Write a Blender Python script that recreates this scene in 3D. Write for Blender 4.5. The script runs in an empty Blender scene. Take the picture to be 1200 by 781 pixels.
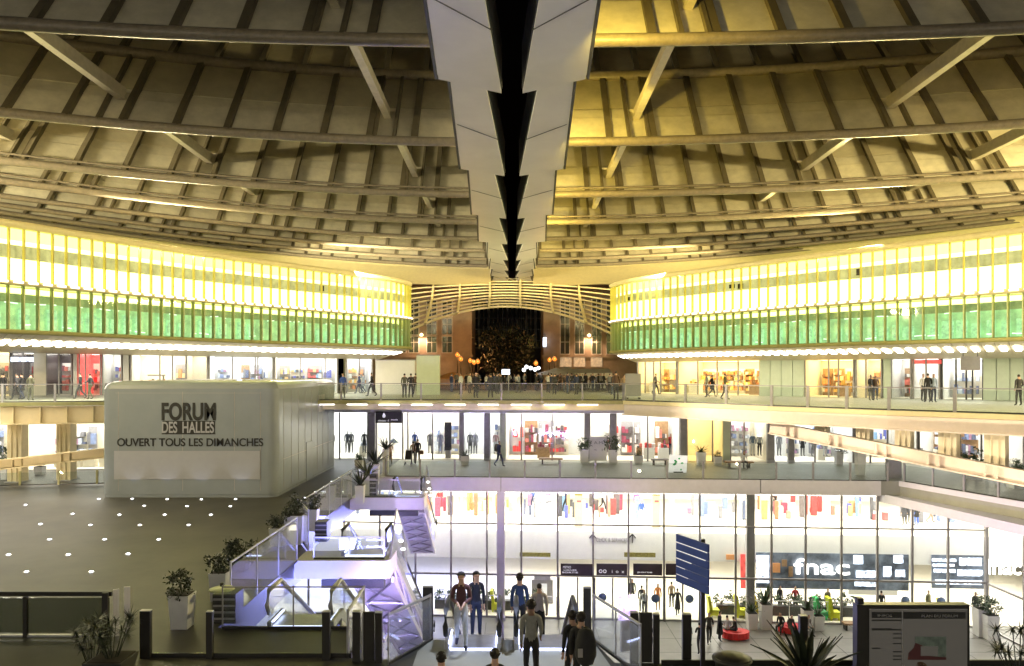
import bpy, bmesh, math, random
from math import radians as R, sin, cos, pi, sqrt, atan2, hypot
from mathutils import Vector as V, Matrix as M4
random.seed(11)
sc = bpy.context.scene
col = sc.collection
# ------------------------------------------------------------------ camera, world, exposure
cd = bpy.data.cameras.new('camera'); cam = bpy.data.objects.new('camera', cd); col.objects.link(cam)
F = 900.0; CX = 600.0; HY = 437.0                       # focal length / principal point / horizon in photo pixels
cd.sensor_width = 36; cd.lens = 36 * F / 1200
cd.shift_y = (HY - 390.5) / 1200
cd.clip_start = 0.1; cd.clip_end = 2000
cam.location = (0, 0, 0); cam.rotation_euler = (R(90), 0, 0)
sc.camera = cam
w = bpy.data.worlds.new('World'); sc.world = w; w.use_nodes = True
nt = w.node_tree; bg = nt.nodes['Background']
sk = nt.nodes.new('ShaderNodeTexSky'); sk.sky_type = 'NISHITA'; sk.sun_disc = False
sk.sun_elevation = R(-5); sk.sun_rotation = R(200)
nt.links.new(sk.outputs[0], bg.inputs[0]); bg.inputs[1].default_value = 0.10
vs = sc.view_settings; vs.view_transform = 'Standard'; vs.look = 'None'; vs.exposure = 0.95; vs.gamma = 1
cy = sc.cycles
cy.use_denoising = True; cy.max_bounces = 7; cy.diffuse_bounces = 3; cy.glossy_bounces = 3
cy.transparent_max_bounces = 40; cy.sample_clamp_indirect = 4; cy.caustics_reflective = False; cy.caustics_refractive = False

def lamp(kind, name, loc, target, power, color, size=1.0, size_y=None, spot=None):
    l = bpy.data.lights.new(name, kind); l.energy = power; l.color = color
    if kind == 'AREA':
        l.shape = 'RECTANGLE'; l.size = size; l.size_y = size_y or size
    else:
        l.shadow_soft_size = size
    if spot: l.spot_size = R(spot); l.spot_blend = 0.6
    o = bpy.data.objects.new(name, l); col.objects.link(o); o.location = loc
    d = V(target) - V(loc); o.rotation_euler = d.to_track_quat('-Z', 'Y').to_euler()
    return o
WARM = (1.0, 0.80, 0.36); PALE = (1.0, 0.9, 0.72); VIOLET = (0.55, 0.42, 1.0); BLUE = (0.28, 0.30, 1.0)
# cove floodlights on the pavilion roofs that wash the canopy
for (x, y, tx, ty, e) in ((-21.5, 46.5, -10, 40, 2400), (-13.2, 59.5, -5, 70, 2400), (-34.0, 27.0, -4, 46, 8800),
                          (21.5, 47.5, 10, 42, 2400), (13.2, 60.5, 5, 71, 2400), (36.0, 28.0, 4, 47, 9800)):
    lamp('AREA', 'roof_floodlight', (x, y, 7.75), (tx, ty, 11.5), e, (1.0, .86, .52) if x < 0 else (1.0, .80, .36), 6, 0.5)
# yellow floodlights beside the spine on its right-hand side
for (y, e) in ((20.5, 900), (30.5, 800), (40.5, 600), (50, 450), (60, 350)):
    lamp('SPOT', 'spine_floodlight', (2.75, y, 9.3), (6.0, y + 6.5, 12.8), e, (1.0, 0.72, 0.12), 0.15, spot=110)
for (x, y, z, tx, ty, tz, e) in ((15.5, 34.5, -6.9, 15.5, 40, -2.5, 500), (19.5, 30.0, -6.9, 20, 36, -3, 600), (23.5, 25.5, -6.9, 24, 32, -3.5, 600), (8, 40, -6.9, 9, 48, -3, 300), (-27, 38.5, -6.3, -28, 46, -3.2, 350), (-15.4, 42.2, .35, 19, 37, -3.0, 24000)):  # unseen spots added to brighten the ramps, girders and columns
    lamp('SPOT', 'terrace_fill', (x, y, z), (tx, ty, tz), e, (1.0, .80, .55), .06, spot=100 if e < 5000 else 34)
wl = lamp('SPOT', 'well_light', (16.5, 33.0, -9.0), (25, 38.5, -7.4), 900, (.45, .38, 1), .1, spot=75)
# blue and violet strip lights of the escalator well
wl = lamp('AREA', 'well_light', (0, 18.6, -7.7), (-4, 47, -9.2), 1500, VIOLET, 3.6, 0.4); wl.data.spread = R(48)
lamp('AREA', 'well_light', (-6.0, 20.2, -7.4), (-6.2, 28, -10), 480, BLUE, 3, 0.6).data.spread = R(95)
lamp('AREA', 'well_light', (-6.0, 34.0, -9.5), (-5.6, 30, -8.4), 300, BLUE, 3, 1.2).data.spread = R(95)
lamp('AREA', 'well_light', (-6.2, 46.2, -9.6), (-6.0, 41, -8.4), 420, BLUE, 3, 1.0).data.spread = R(95)
lamp('AREA', 'well_light', (-6.0, 41.0, -7.9), (-5.4, 30, -15), 420, BLUE, 3, 1.0).data.spread = R(95)
for x in (-.95, .85): lamp('SPOT', 'comb_light', (x, 18.3, -3.4), (x, 17.6, -6.5), 150, (0.62, 0.7, 1), .04, spot=100)  # unseen spots overhead, added to spread the comb glow over the landing

# ------------------------------------------------------------------ materials
MATS = {}
def mat(name, c=(0.5, 0.5, 0.5), rough=0.6, metal=0.0, emit=0.0, ec=None, var=0.12, scale=3.0, bump=0.0, trans=0.0, spec=0.5, piece=0.0):
    m = bpy.data.materials.new(name); m.use_nodes = True; n = m.node_tree; b = n.nodes['Principled BSDF']
    b.inputs['Roughness'].default_value = rough; b.inputs['Metallic'].default_value = metal
    b.inputs['Specular IOR Level'].default_value = spec
    tc = n.nodes.new('ShaderNodeTexCoord'); nz = n.nodes.new('ShaderNodeTexNoise')
    nz.inputs['Scale'].default_value = scale; nz.inputs['Detail'].default_value = 6; nz.inputs['Roughness'].default_value = 0.65
    geo = n.nodes.new('ShaderNodeNewGeometry')
    n.links.new(geo.outputs['Position'], nz.inputs['Vector'])
    rp = n.nodes.new('ShaderNodeValToRGB')
    rp.color_ramp.elements[0].position = 0.3; rp.color_ramp.elements[1].position = 0.7
    lo = tuple(x * (1 - var) for x in c) + (1,); hi = tuple(min(1, x * (1 + var)) for x in c) + (1,)
    rp.color_ramp.elements[0].color = lo; rp.color_ramp.elements[1].color = hi
    n.links.new(nz.outputs['Fac'], rp.inputs['Fac'])
    if piece:      # alike pieces differ a little from one to the next
        oi = n.nodes.new('ShaderNodeObjectInfo'); mr = n.nodes.new('ShaderNodeMapRange'); mr.inputs[3].default_value = 1 - piece; mr.inputs[4].default_value = 1 + piece * .6
        hs = n.nodes.new('ShaderNodeHueSaturation'); n.links.new(oi.outputs['Random'], mr.inputs[0]); n.links.new(mr.outputs[0], hs.inputs['Value']); n.links.new(rp.outputs['Color'], hs.inputs['Color']); n.links.new(hs.outputs[0], b.inputs['Base Color'])
    else: n.links.new(rp.outputs['Color'], b.inputs['Base Color'])
    if bump:
        bp = n.nodes.new('ShaderNodeBump'); bp.inputs['Strength'].default_value = bump; bp.inputs['Distance'].default_value = 0.02
        n.links.new(nz.outputs['Fac'], bp.inputs['Height']); n.links.new(bp.outputs['Normal'], b.inputs['Normal'])
    if emit:
        b.inputs['Emission Color'].default_value = tuple(ec or c) + (1,); b.inputs['Emission Strength'].default_value = emit
    if emit and var >= 0.3:
        r2 = n.nodes.new('ShaderNodeValToRGB'); r2.color_ramp.elements[0].position = 0.35; r2.color_ramp.elements[1].position = 0.65
        e_ = ec or c; r2.color_ramp.elements[0].color = tuple(x * (1 - var) for x in e_) + (1,); r2.color_ramp.elements[1].color = tuple(x * (1 + var * .6) for x in e_) + (1,)
        n.links.new(nz.outputs['Fac'], r2.inputs['Fac']); n.links.new(r2.outputs['Color'], b.inputs['Emission Color'])
    if trans:
        t = n.nodes.new('ShaderNodeBsdfTranslucent'); mx = n.nodes.new('ShaderNodeMixShader'); mx.inputs[0].default_value = trans
        n.links.new(rp.outputs['Color'], t.inputs['Color'])
        n.links.new(b.outputs[0], mx.inputs[1]); n.links.new(t.outputs[0], mx.inputs[2])
        n.links.new(mx.outputs[0], n.nodes['Material Output'].inputs[0])
    MATS[name] = m
    return m
def glass(name, tint=(0.95, 0.97, 0.96), refl=1.0, ior=1.35, rough=0.03, haze=0.0):
    m = bpy.data.materials.new(name); m.use_nodes = True; n = m.node_tree
    n.nodes.remove(n.nodes['Principled BSDF'])
    t = n.nodes.new('ShaderNodeBsdfTransparent'); t.inputs[0].default_value = tint + (1,)
    g = n.nodes.new('ShaderNodeBsdfGlossy'); g.inputs['Roughness'].default_value = rough
    geo = n.nodes.new('ShaderNodeNewGeometry'); dt = n.nodes.new('ShaderNodeVectorMath'); dt.operation = 'DOT_PRODUCT'
    n.links.new(geo.outputs['Normal'], dt.inputs[0]); n.links.new(geo.outputs['Incoming'], dt.inputs[1])
    def mth(op, a, b):
        q = n.nodes.new('ShaderNodeMath'); q.operation = op
        for k, x in enumerate((a, b)):
            if isinstance(x, (int, float)): q.inputs[k].default_value = x
            else: n.links.new(x, q.inputs[k])
        return q.outputs[0]
    r0 = ((ior - 1) / (ior + 1)) ** 2
    c5 = mth('POWER', mth('SUBTRACT', 1.0, mth('ABSOLUTE', dt.outputs['Value'], 0.0)), 5.0)
    ml = mth('MULTIPLY', mth('ADD', mth('MULTIPLY', c5, 1 - r0), r0), refl).node; ml.use_clamp = True
    mx = n.nodes.new('ShaderNodeMixShader'); n.links.new(ml.outputs[0], mx.inputs[0])
    n.links.new(t.outputs[0], mx.inputs[1]); n.links.new(g.outputs[0], mx.inputs[2])
    last = mx
    if haze:
        d = n.nodes.new('ShaderNodeBsdfDiffuse'); d.inputs[0].default_value = (0.8, 0.82, 0.85, 1)
        m2 = n.nodes.new('ShaderNodeMixShader'); m2.inputs[0].default_value = haze
        n.links.new(mx.outputs[0], m2.inputs[1]); n.links.new(d.outputs[0], m2.inputs[2]); last = m2
    n.links.new(last.outputs[0], n.nodes['Material Output'].inputs[0])
    MATS[name] = m
    return m
mat('panel', (0.50, 0.45, 0.31), 0.5, piece=0.2, var=0.16, scale=1.2, bump=0.05)
mat('panel_low', (0.62, 0.57, 0.42), 0.42, piece=0.2, var=0.16, scale=1.5)
mat('rib', (0.12, 0.10, 0.06), 0.5, var=0.15)
mat('tube', (0.22, 0.185, 0.13), 0.42, var=0.2, scale=5, bump=0.1)
mat('strut', (0.62, 0.56, 0.42), 0.45)
mat('spine', (0.82, 0.80, 0.78), 0.35, var=0.05, scale=0.6)
mat('spine_dark', (0.05, 0.05, 0.05), 0.6)
mat('cream', (0.80, 0.70, 0.40), 0.5, var=0.06)
mat('fin_hi', (0.60, 0.52, 0.14), 0.5, trans=0.15, var=0.05)
mat('fin_lo', (0.30, 0.33, 0.12), 0.4)
mat('fin_lo_tip', (0.52, 0.56, 0.30), 0.4)
mat('band_white', (0.5, 0.5, 0.2), 0.5, emit=2.5, ec=(1.0, 0.97, 0.26), var=0.05)
mat('band_yellow', (0.4, 0.4, 0.1), 0.5, emit=1.5, ec=(1.0, 0.97, 0.20), var=0.05)
mat('band_olive', (0.16, 0.16, 0.07), 0.4, emit=0.30, ec=(0.72, 0.74, 0.30), var=0.3, scale=1.5)
mat('fill_glow', (0.8, 0.78, 0.7), 0.4, emit=1.3, ec=(1.0, 0.92, 0.78))
mat('ledge_lamp', (0.9, 0.9, 0.9), 0.4, emit=1.6, ec=(1.0, 0.95, 0.86))
mat('green_wall', (0.3, 0.55, 0.35), 0.5, emit=0.30, ec=(0.60, 0.86, 0.46), var=0.3, scale=1.2)
mat('green_curtain', (0.28, 0.55, 0.35), 0.6, emit=0.42, ec=(0.58, 0.95, 0.58), var=0.35, scale=4)
mat('olive_wall', (0.3, 0.33, 0.2), 0.5, emit=0.16, ec=(0.44, 0.58, 0.28), var=0.3, scale=2)
mat('mint_lamp', (0.8, 0.9, 0.8), 0.4, emit=1.1, ec=(0.75, 1.0, 0.85))
mat('soffit', (0.62, 0.56, 0.42), 0.5, var=0.06)
mat('olive_trim', (0.36, 0.34, 0.13), 0.45)
mat('soffit_lamp', (0.9, 0.9, 0.9), 0.4, emit=7.5, ec=(1.0, 0.93, 0.80))
mat('plaza', (0.045, 0.043, 0.032), 0.5, var=0.4, scale=0.5, bump=0.25)
mat('terrace', (0.34, 0.34, 0.27), 0.5, var=0.12, scale=0.8)
mat('mall_floor', (0.23, 0.22, 0.20), 0.4, var=0.12, scale=1.0)
mat('joint', (0.05, 0.05, 0.045), 0.7)
mat('slab_white', (0.72, 0.70, 0.72), 0.45, var=0.04)
mat('beige_light', (0.86, 0.78, 0.58), 0.5, var=0.04)
mat('beige', (0.74, 0.62, 0.36), 0.5, var=0.05)
mat('beige_pink', (0.80, 0.70, 0.62), 0.5, var=0.05)
mat('metal_grey', (0.32, 0.31, 0.31), 0.6, 0.0)
mat('metal_dark', (0.035, 0.033, 0.03), 0.4, 0.2)
mat('mullion', (0.30, 0.28, 0.27), 0.4, 0.3)
mat('steel', (0.5, 0.5, 0.52), 0.45, 0.8)
mat('white_wall', (0.82, 0.81, 0.78), 0.6, var=0.03)
mat('cream_wall', (0.82, 0.76, 0.62), 0.6, var=0.04)
mat('pale_green', (0.55, 0.62, 0.46), 0.55, var=0.05)
mat('grey_green', (0.26, 0.29, 0.24), 0.55, var=0.08)
mat('box_clad', (0.25, 0.275, 0.305), 0.24, var=0.05, scale=1.0, spec=0.5)
mat('box_top', (0.30, 0.29, 0.24), 0.6)
mat('banner', (0.34, 0.34, 0.38), 0.5, var=0.03)
mat('ink', (0.012, 0.012, 0.012), 0.6)
mat('sign_black', (0.03, 0.028, 0.028), 0.4)
mat('sign_brown', (0.075, 0.055, 0.06), 0.4)
mat('sign_white', (0.85, 0.85, 0.85), 0.5, emit=0.25, ec=(1, 1, 1))
mat('sign_blue', (0.035, 0.075, 0.36), 0.45, var=0.08)
mat('lamp_white', (0.9, 0.9, 0.9), 0.4, emit=3.4, ec=(1.0, 0.95, 0.88))
mat('lamp_cool', (0.9, 0.9, 0.9), 0.4, emit=3.4, ec=(0.93, 0.95, 1.0))
mat('lamp_iris', (0.9, 0.9, 0.9), 0.4, emit=4.0, ec=(0.45, 0.50, 1.0))
mat('hall_fill', (0.9, 0.9, 0.9), 0.4, emit=12.0, ec=(1.0, 0.95, 0.86))
mat('lamp_warm', (0.9, 0.8, 0.6), 0.4, emit=4.2, ec=(1.0, 0.74, 0.34))
mat('lamp_blue', (0.6, 0.7, 1), 0.4, emit=5.0, ec=(0.55, 0.62, 1.0))
mat('strip_lamp', (0.9, 0.9, 0.9), 0.4, emit=2.2, ec=(1.0, 0.95, 0.90))
mat('ground_lamp', (0.9, 0.9, 1), 0.4, emit=9.0, ec=(0.9, 0.93, 1.0))
mat('orange_lamp', (0.02, 0.008, 0.002), 0.4, emit=0.8, ec=(1.0, 0.25, 0.03))
mat('screen_cool', (0.8, 0.85, 1), 0.3, emit=1.6, ec=(0.70, 0.80, 1.0), var=0.85, scale=5)
mat('screen_violet', (0.8, 0.6, 1), 0.3, emit=1.1, ec=(0.72, 0.55, 1.0), var=0.5, scale=6)
mat('screen_dim', (0.07, 0.066, 0.058), 0.4, emit=0.035, ec=(0.75, 0.68, 0.58), var=0.05)
mat('screen_dark', (0.05, 0.05, 0.05), 0.3, var=0.2)
mat('map_green', (0.10, 0.13, 0.10), 0.5, emit=0.02, ec=(0.4, 0.5, 0.42), var=0.4, scale=8)
mat('map_red', (0.05, 0.012, 0.012), 0.5, emit=0.008, ec=(0.8, 0.2, 0.2))
mat('poster_red', (0.6, 0.08, 0.07), 0.5, emit=0.5, ec=(0.9, 0.10, 0.09), var=0.4, scale=3)
mat('fnac_panel', (0.13, 0.15, 0.18), 0.2, emit=0.05, ec=(0.4, 0.5, 0.7), var=0.7, scale=1.0)
mat('seat_red', (0.70, 0.03, 0.03), 0.45)
mat('seat_yellow', (0.75, 0.78, 0.03), 0.45, emit=0.0)
mat('seat_amber', (0.85, 0.65, 0.04), 0.45)
mat('seat_green', (0.06, 0.55, 0.16), 0.45)
mat('decal', (0.16, 0.24, 0.42), 0.5)
mat('wood', (0.36, 0.22, 0.11), 0.5, var=0.25, scale=6)
mat('planter_white', (0.72, 0.72, 0.70), 0.5, var=0.05)
mat('planter_dark', (0.05, 0.05, 0.045), 0.6)
mat('leaf', (0.045, 0.075, 0.03), 0.5, var=0.4, scale=9)
mat('leaf_dark', (0.014, 0.022, 0.012), 0.5, var=0.4, scale=9)
mat('soil', (0.03, 0.024, 0.018), 0.9)
mat('bark', (0.05, 0.04, 0.03), 0.9)
mat('stone', (0.42, 0.35, 0.27), 0.8, var=0.2, scale=0.8, bump=0.2)
mat('stone_dark', (0.20, 0.19, 0.19), 0.8, var=0.25, scale=0.8)
mat('zinc', (0.10, 0.11, 0.13), 0.5)
mat('window_dark', (0.02, 0.02, 0.022), 0.15)
mat('window_lit', (0.7, 0.6, 0.4), 0.4, emit=0.12, ec=(1.0, 0.85, 0.6), var=0.3)
mat('paint_white', (0.75, 0.74, 0.7), 0.5)
mat('shutter', (0.12, 0.11, 0.10), 0.6)
mat('asphalt', (0.06, 0.058, 0.05), 0.7, var=0.2, scale=0.4, bump=0.2)
mat('canvas', (0.75, 0.70, 0.62), 0.8)
mat('canvas_orange', (0.75, 0.35, 0.14), 0.8)
mat('rubber', (0.015, 0.015, 0.015), 0.5)
mat('brass', (0.5, 0.33, 0.14), 0.35, 0.7)
mat('green_stripe', (0.25, 0.22, 0.05), 0.6, var=0.6, scale=12)
glass('glass_clear')
glass('glass_rail', (0.90, 0.93, 0.91), 1.0, 1.4, haze=0.03)
glass('glass_lit', (0.88, 0.90, 0.96), 1.2, 1.5, haze=0.09)
glass('glass_dark', (0.42, 0.44, 0.42), 1.0, 1.4)
glass('glass_green', (0.90, 0.96, 0.88), 1.0, 1.4)
CL = {}
def cloth(c, rough=0.85):
    k = tuple(round(x, 3) for x in c)
    if k not in CL: CL[k] = mat('cloth', k, rough, var=0.15, scale=14)
    return CL[k]

# ------------------------------------------------------------------ builders
def wm(o):
    m = M4.LocRotScale(o.location, o.rotation_euler, o.scale)
    return wm(o.parent) @ o.matrix_parent_inverse @ m if o.parent else m
def put(o, parent):
    if parent:
        o.parent = parent; o.matrix_parent_inverse = wm(parent).inverted()
    return o
def tag(o, label=None, cat=None, group=None, kind=None):
    if label: o['label'] = label
    if cat: o['category'] = cat
    if group: o['group'] = group
    if kind: o['kind'] = kind
    return o
def thing(name, label, cat, loc=(0, 0, 0), rz=0.0, group=None):
    o = bpy.data.objects.new(name, None); col.objects.link(o); o.empty_display_size = 0.2
    o.location = loc; o.rotation_euler = (0, 0, rz)
    return tag(o, label, cat, group)
def copy_tree(o, parent=None):
    c = o.copy(); col.objects.link(c)
    if parent: c.parent = parent
    for ch in o.children: copy_tree(ch, c)
    return c
UC = {}
def cube_mesh(m):
    if m not in UC:
        me = bpy.data.meshes.new('block'); h = 0.5
        vs_ = [(x, y, z) for x in (-h, h) for y in (-h, h) for z in (-h, h)]
        me.from_pydata(vs_, [], [(0, 1, 3, 2), (4, 6, 7, 5), (0, 4, 5, 1), (2, 3, 7, 6), (0, 2, 6, 4), (1, 5, 7, 3)])
        me.materials.append(MATS[m]); UC[m] = me
    return UC[m]
def blk(name, m, parent, c, s, rz=0.0, rx=0.0, ry=0.0):
    o = bpy.data.objects.new(name, cube_mesh(m)); col.objects.link(o)
    o.location = c; o.scale = s; o.rotation_euler = (rx, ry, rz)
    return put(o, parent)
class MB:
    def __init__(s): s.v = []; s.f = []; s.mi = []; s.sm = []
    def add(s, vs_, fs, mi=0, smooth=False):
        b = len(s.v); s.v += [tuple(p) for p in vs_]
        for f in fs: s.f.append([b + i for i in f]); s.mi.append(mi); s.sm.append(smooth)
        return s
    def box(s, x0, x1, y0, y1, z0, z1, mi=0):
        return s.hexa([(x0, y0, z0), (x1, y0, z0), (x1, y1, z0), (x0, y1, z0)], [(x0, y0, z1), (x1, y0, z1), (x1, y1, z1), (x0, y1, z1)], mi)
    def hexa(s, lo, hi, mi=0):
        return s.add(list(lo) + list(hi), [(0, 3, 2, 1), (4, 5, 6, 7), (0, 1, 5, 4), (1, 2, 6, 5), (2, 3, 7, 6), (3, 0, 4, 7)], mi)
    def prism(s, poly, z0, z1, mi=0):
        n = len(poly)
        return s.add([(x, y, z0) for x, y in poly] + [(x, y, z1) for x, y in poly],
              [tuple(range(n))[::-1], tuple(range(n, 2 * n))] + [(i, (i + 1) % n, n + (i + 1) % n, n + i) for i in range(n)], mi)
    def beam(s, p, q, wd, ht, mi=0, up=(0, 0, 1)):
        p = V(p); q = V(q); d = (q - p).normalized(); sd = d.cross(V(up))
        if sd.length < 1e-4: sd = d.cross(V((0, 1, 0)))
        sd.normalize(); u = sd.cross(d)
        a = sd * wd / 2; b = u * ht / 2
        return s.hexa([p - a - b, p + a - b, p + a + b, p - a + b], [q - a - b, q + a - b, q + a + b, q - a + b], mi)
    def tube(s, pts, r, n=8, mi=0, caps=True):
        pts = [V(p) for p in pts]; rs = r if isinstance(r, (list, tuple)) else [r] * len(pts); rings = []
        for i, p in enumerate(pts):
            d = (pts[min(i + 1, len(pts) - 1)] - pts[max(i - 1, 0)]).normalized()
            a = d.cross(V((0, 0, 1)))
            if a.length < 1e-3: a = d.cross(V((0, 1, 0)))
            a.normalize(); b = a.cross(d)
            rings.append([p + (a * cos(2 * pi * k / n) + b * sin(2 * pi * k / n)) * rs[i] for k in range(n)])
        vs_ = [q for rg in rings for q in rg]; fs = []
        for i in range(len(pts) - 1):
            for k in range(n): fs.append((i * n + k, i * n + (k + 1) % n, (i + 1) * n + (k + 1) % n, (i + 1) * n + k))
        s.add(vs_, fs, mi, True)
        if caps: s.add(rings[0], [tuple(range(n))], mi); s.add(rings[-1], [tuple(range(n))[::-1]], mi)
        return s
    def lathe(s, prof, c, n=16, mi=0):
        vs_ = [(c[0] + r * cos(2 * pi * k / n), c[1] + r * sin(2 * pi * k / n), c[2] + z) for r, z in prof for k in range(n)]; fs = []
        for i in range(len(prof) - 1):
            for k in range(n): fs.append((i * n + k, i * n + (k + 1) % n, (i + 1) * n + (k + 1) % n, (i + 1) * n + k))
        return s.add(vs_, fs, mi, True)
    def mesh(s, mats):
        me = bpy.data.meshes.new('mesh'); me.from_pydata(s.v, [], s.f)
        for m in (mats if isinstance(mats, (list, tuple)) else [mats]): me.materials.append(MATS[m] if isinstance(m, str) else m)
        me.polygons.foreach_set('material_index', s.mi); me.polygons.foreach_set('use_smooth', s.sm); me.update()
        return me
    def build(s, name, mats, parent=None, loc=(0, 0, 0), rz=0.0):
        me = s.mesh(mats); me.name = name
        o = bpy.data.objects.new(name, me); col.objects.link(o); o.location = loc; o.rotation_euler = (0, 0, rz)
        return put(o, parent)
def beam_o(name, m, parent, p, q, wd, ht): return MB().beam(p, q, wd, ht).build(name, m, parent)
def fix_normals(o):
    b = bmesh.new(); b.from_mesh(o.data); bmesh.ops.recalc_face_normals(b, faces=b.faces); b.to_mesh(o.data); b.free(); return o
def text(name, s, m, parent, loc, wd, ht, rz=0.0, bold=0.0, depth=0.02):
    cu = bpy.data.curves.new('lettering', 'FONT'); cu.body = s; cu.extrude = 0.02; cu.offset = bold; cu.align_x = 'CENTER'
    t = bpy.data.objects.new('lettering', cu); col.objects.link(t)
    me = bpy.data.meshes.new_from_object(t.evaluated_get(bpy.context.evaluated_depsgraph_get()))
    bpy.data.objects.remove(t)
    xs = [v.co.x for v in me.vertices]; ys = [v.co.y for v in me.vertices]
    x0, x1, y0, y1 = min(xs), max(xs), min(ys), max(ys)
    for v in me.vertices:
        x = (v.co.x - (x0 + x1) / 2) * wd / (x1 - x0); z = (v.co.y - (y0 + y1) / 2) * ht / (y1 - y0); y = -v.co.z / 0.02 * depth / 2
        v.co = (x, y, z)
    me.materials.clear(); me.materials.append(MATS[m]); me.update()
    o = bpy.data.objects.new(name, me); col.objects.link(o); o.location = loc; o.rotation_euler = (0, 0, rz)
    return put(o, parent)
def pz(py, Y): return -(py - HY) * Y / F
def px_(px, Y): return (px - CX) * Y / F
Z0, Z1, Z2, Z3 = -1.75, -6.5, -10.4, -15.3
# frame of the far block: u along the front, v behind it
TH = R(-3.8); DU = V((cos(TH), sin(TH), 0)); DV = V((-sin(TH), cos(TH), 0))
def W(u, v, z=0.0): return V((0, 48, 0)) + DU * u + DV * v + V((0, 0, z))
def ux(px, v=0.0):
    p = (px - CX) / F; return (p * (48 + DV.y * v) - DV.x * v) / (DU.x - p * DU.y)
def uz(px, py, v=0.0): return pz(py, W(ux(px, v), v).y)
def fb(name, m, parent, u0, u1, v0, v1, z0, z1):
    return blk(name, m, parent, W((u0 + u1) / 2, (v0 + v1) / 2, (z0 + z1) / 2), (u1 - u0, v1 - v0, z1 - z0), TH)

# ------------------------------------------------------------------ ground and floors
def struct(mb, name, m): return tag(fix_normals(mb.build(name, m)), kind='structure')
struct(MB().prism([(-400, 8), (400, 8), (400, 900), (-400, 900)], Z3 - 0.6, Z3 - 0.25), 'ground', 'asphalt')
struct(MB().prism([(-32, 9), (60, 9), (60, 66), (-32, 66)], Z3 - 0.2, Z3), 'mall_floor', 'mall_floor')
PL = [(-62, 12), (46, 12), (46, 17.2), (2.3, 17.2), (1.95, 18.7), (-1.95, 18.7), (-2.7, 17.4), (-3.7, 17.5), (-3.7, 19.6),
      (-7.5, 19.6), (-7.5, 28), (-8.4, 30), (-8.4, 58), (-62, 58)]
struct(MB().prism(PL, Z1 - 0.9, Z1), 'plaza_floor', 'plaza')
tp = [tuple(W(ux(448, -0.6), -0.6)[:2]), (23.2, 45.9), (25.8, 38.2), (29.5, 28), (60, 28), (60, 60), (-8.39, 60), (-8.39, 48.4)]
struct(MB().prism(tp, Z1 - 0.85, Z1 + 0.004), 'terrace_pavement', 'terrace')
UP = [(-70, 42.5), (-30, 45), (-24.5, 46.4), (-11, 48.8), (7, 48.2), (10, 44.8), (13.5, 40.2), (17.5, 35.8), (21.4, 32), (27, 25), (60, 25), (60, 76), (-70, 76)]
struct(MB().prism(UP, Z0 - 0.2, Z0), 'upper_pavement', 'terrace')
struct(MB().prism([(-300, 76.02), (300, 76.02), (300, 600), (-300, 600)], Z0 - 0.3, Z0 - 0.02), 'street', 'asphalt')
struct(MB().prism([(-2.2, 12.5), (2.2, 12.5), (2.2, 16.9), (1.94, 18.69), (-1.94, 18.69), (-2.2, 17.9)], Z1 + .001, Z1 + .006), 'landing_floor', 'terrace')
# paving joints of the two visible pavements
jb = MB()
for k in range(22): jb.box(-6 + 2.2 * k, -5.975 + 2.2 * k, 20, 47.0, Z3 + 0.001, Z3 + 0.004)
for k in range(12): jb.box(-6, 44, 20 + 2.2 * k, 20.03 + 2.2 * k, Z3 + 0.0045, Z3 + 0.006)
tag(jb.build('paving_joints', 'joint'), kind='structure')

# unseen lit shops behind the viewer, added to light the court
og = thing('fill_gallery', 'unseen lit shop gallery added behind the viewer to light the court', 'building', (0, -16, Z0))
blk('wall', 'white_wall', og, (0, -18.3, 2), (110, 2, 22))
for z0, z1 in ((Z0 + .3, 1.5), (2.8, 5.8)):
    for k in range(20): blk('fill_window', 'fill_glow', og, (-52 + 5.4 * k, -17.2, (z0 + z1) / 2), (4.9, .12, z1 - z0))
    blk('floor_edge', 'slab_white', og, (0, -16.9, z0 - .25), (110, .9, .3))

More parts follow.
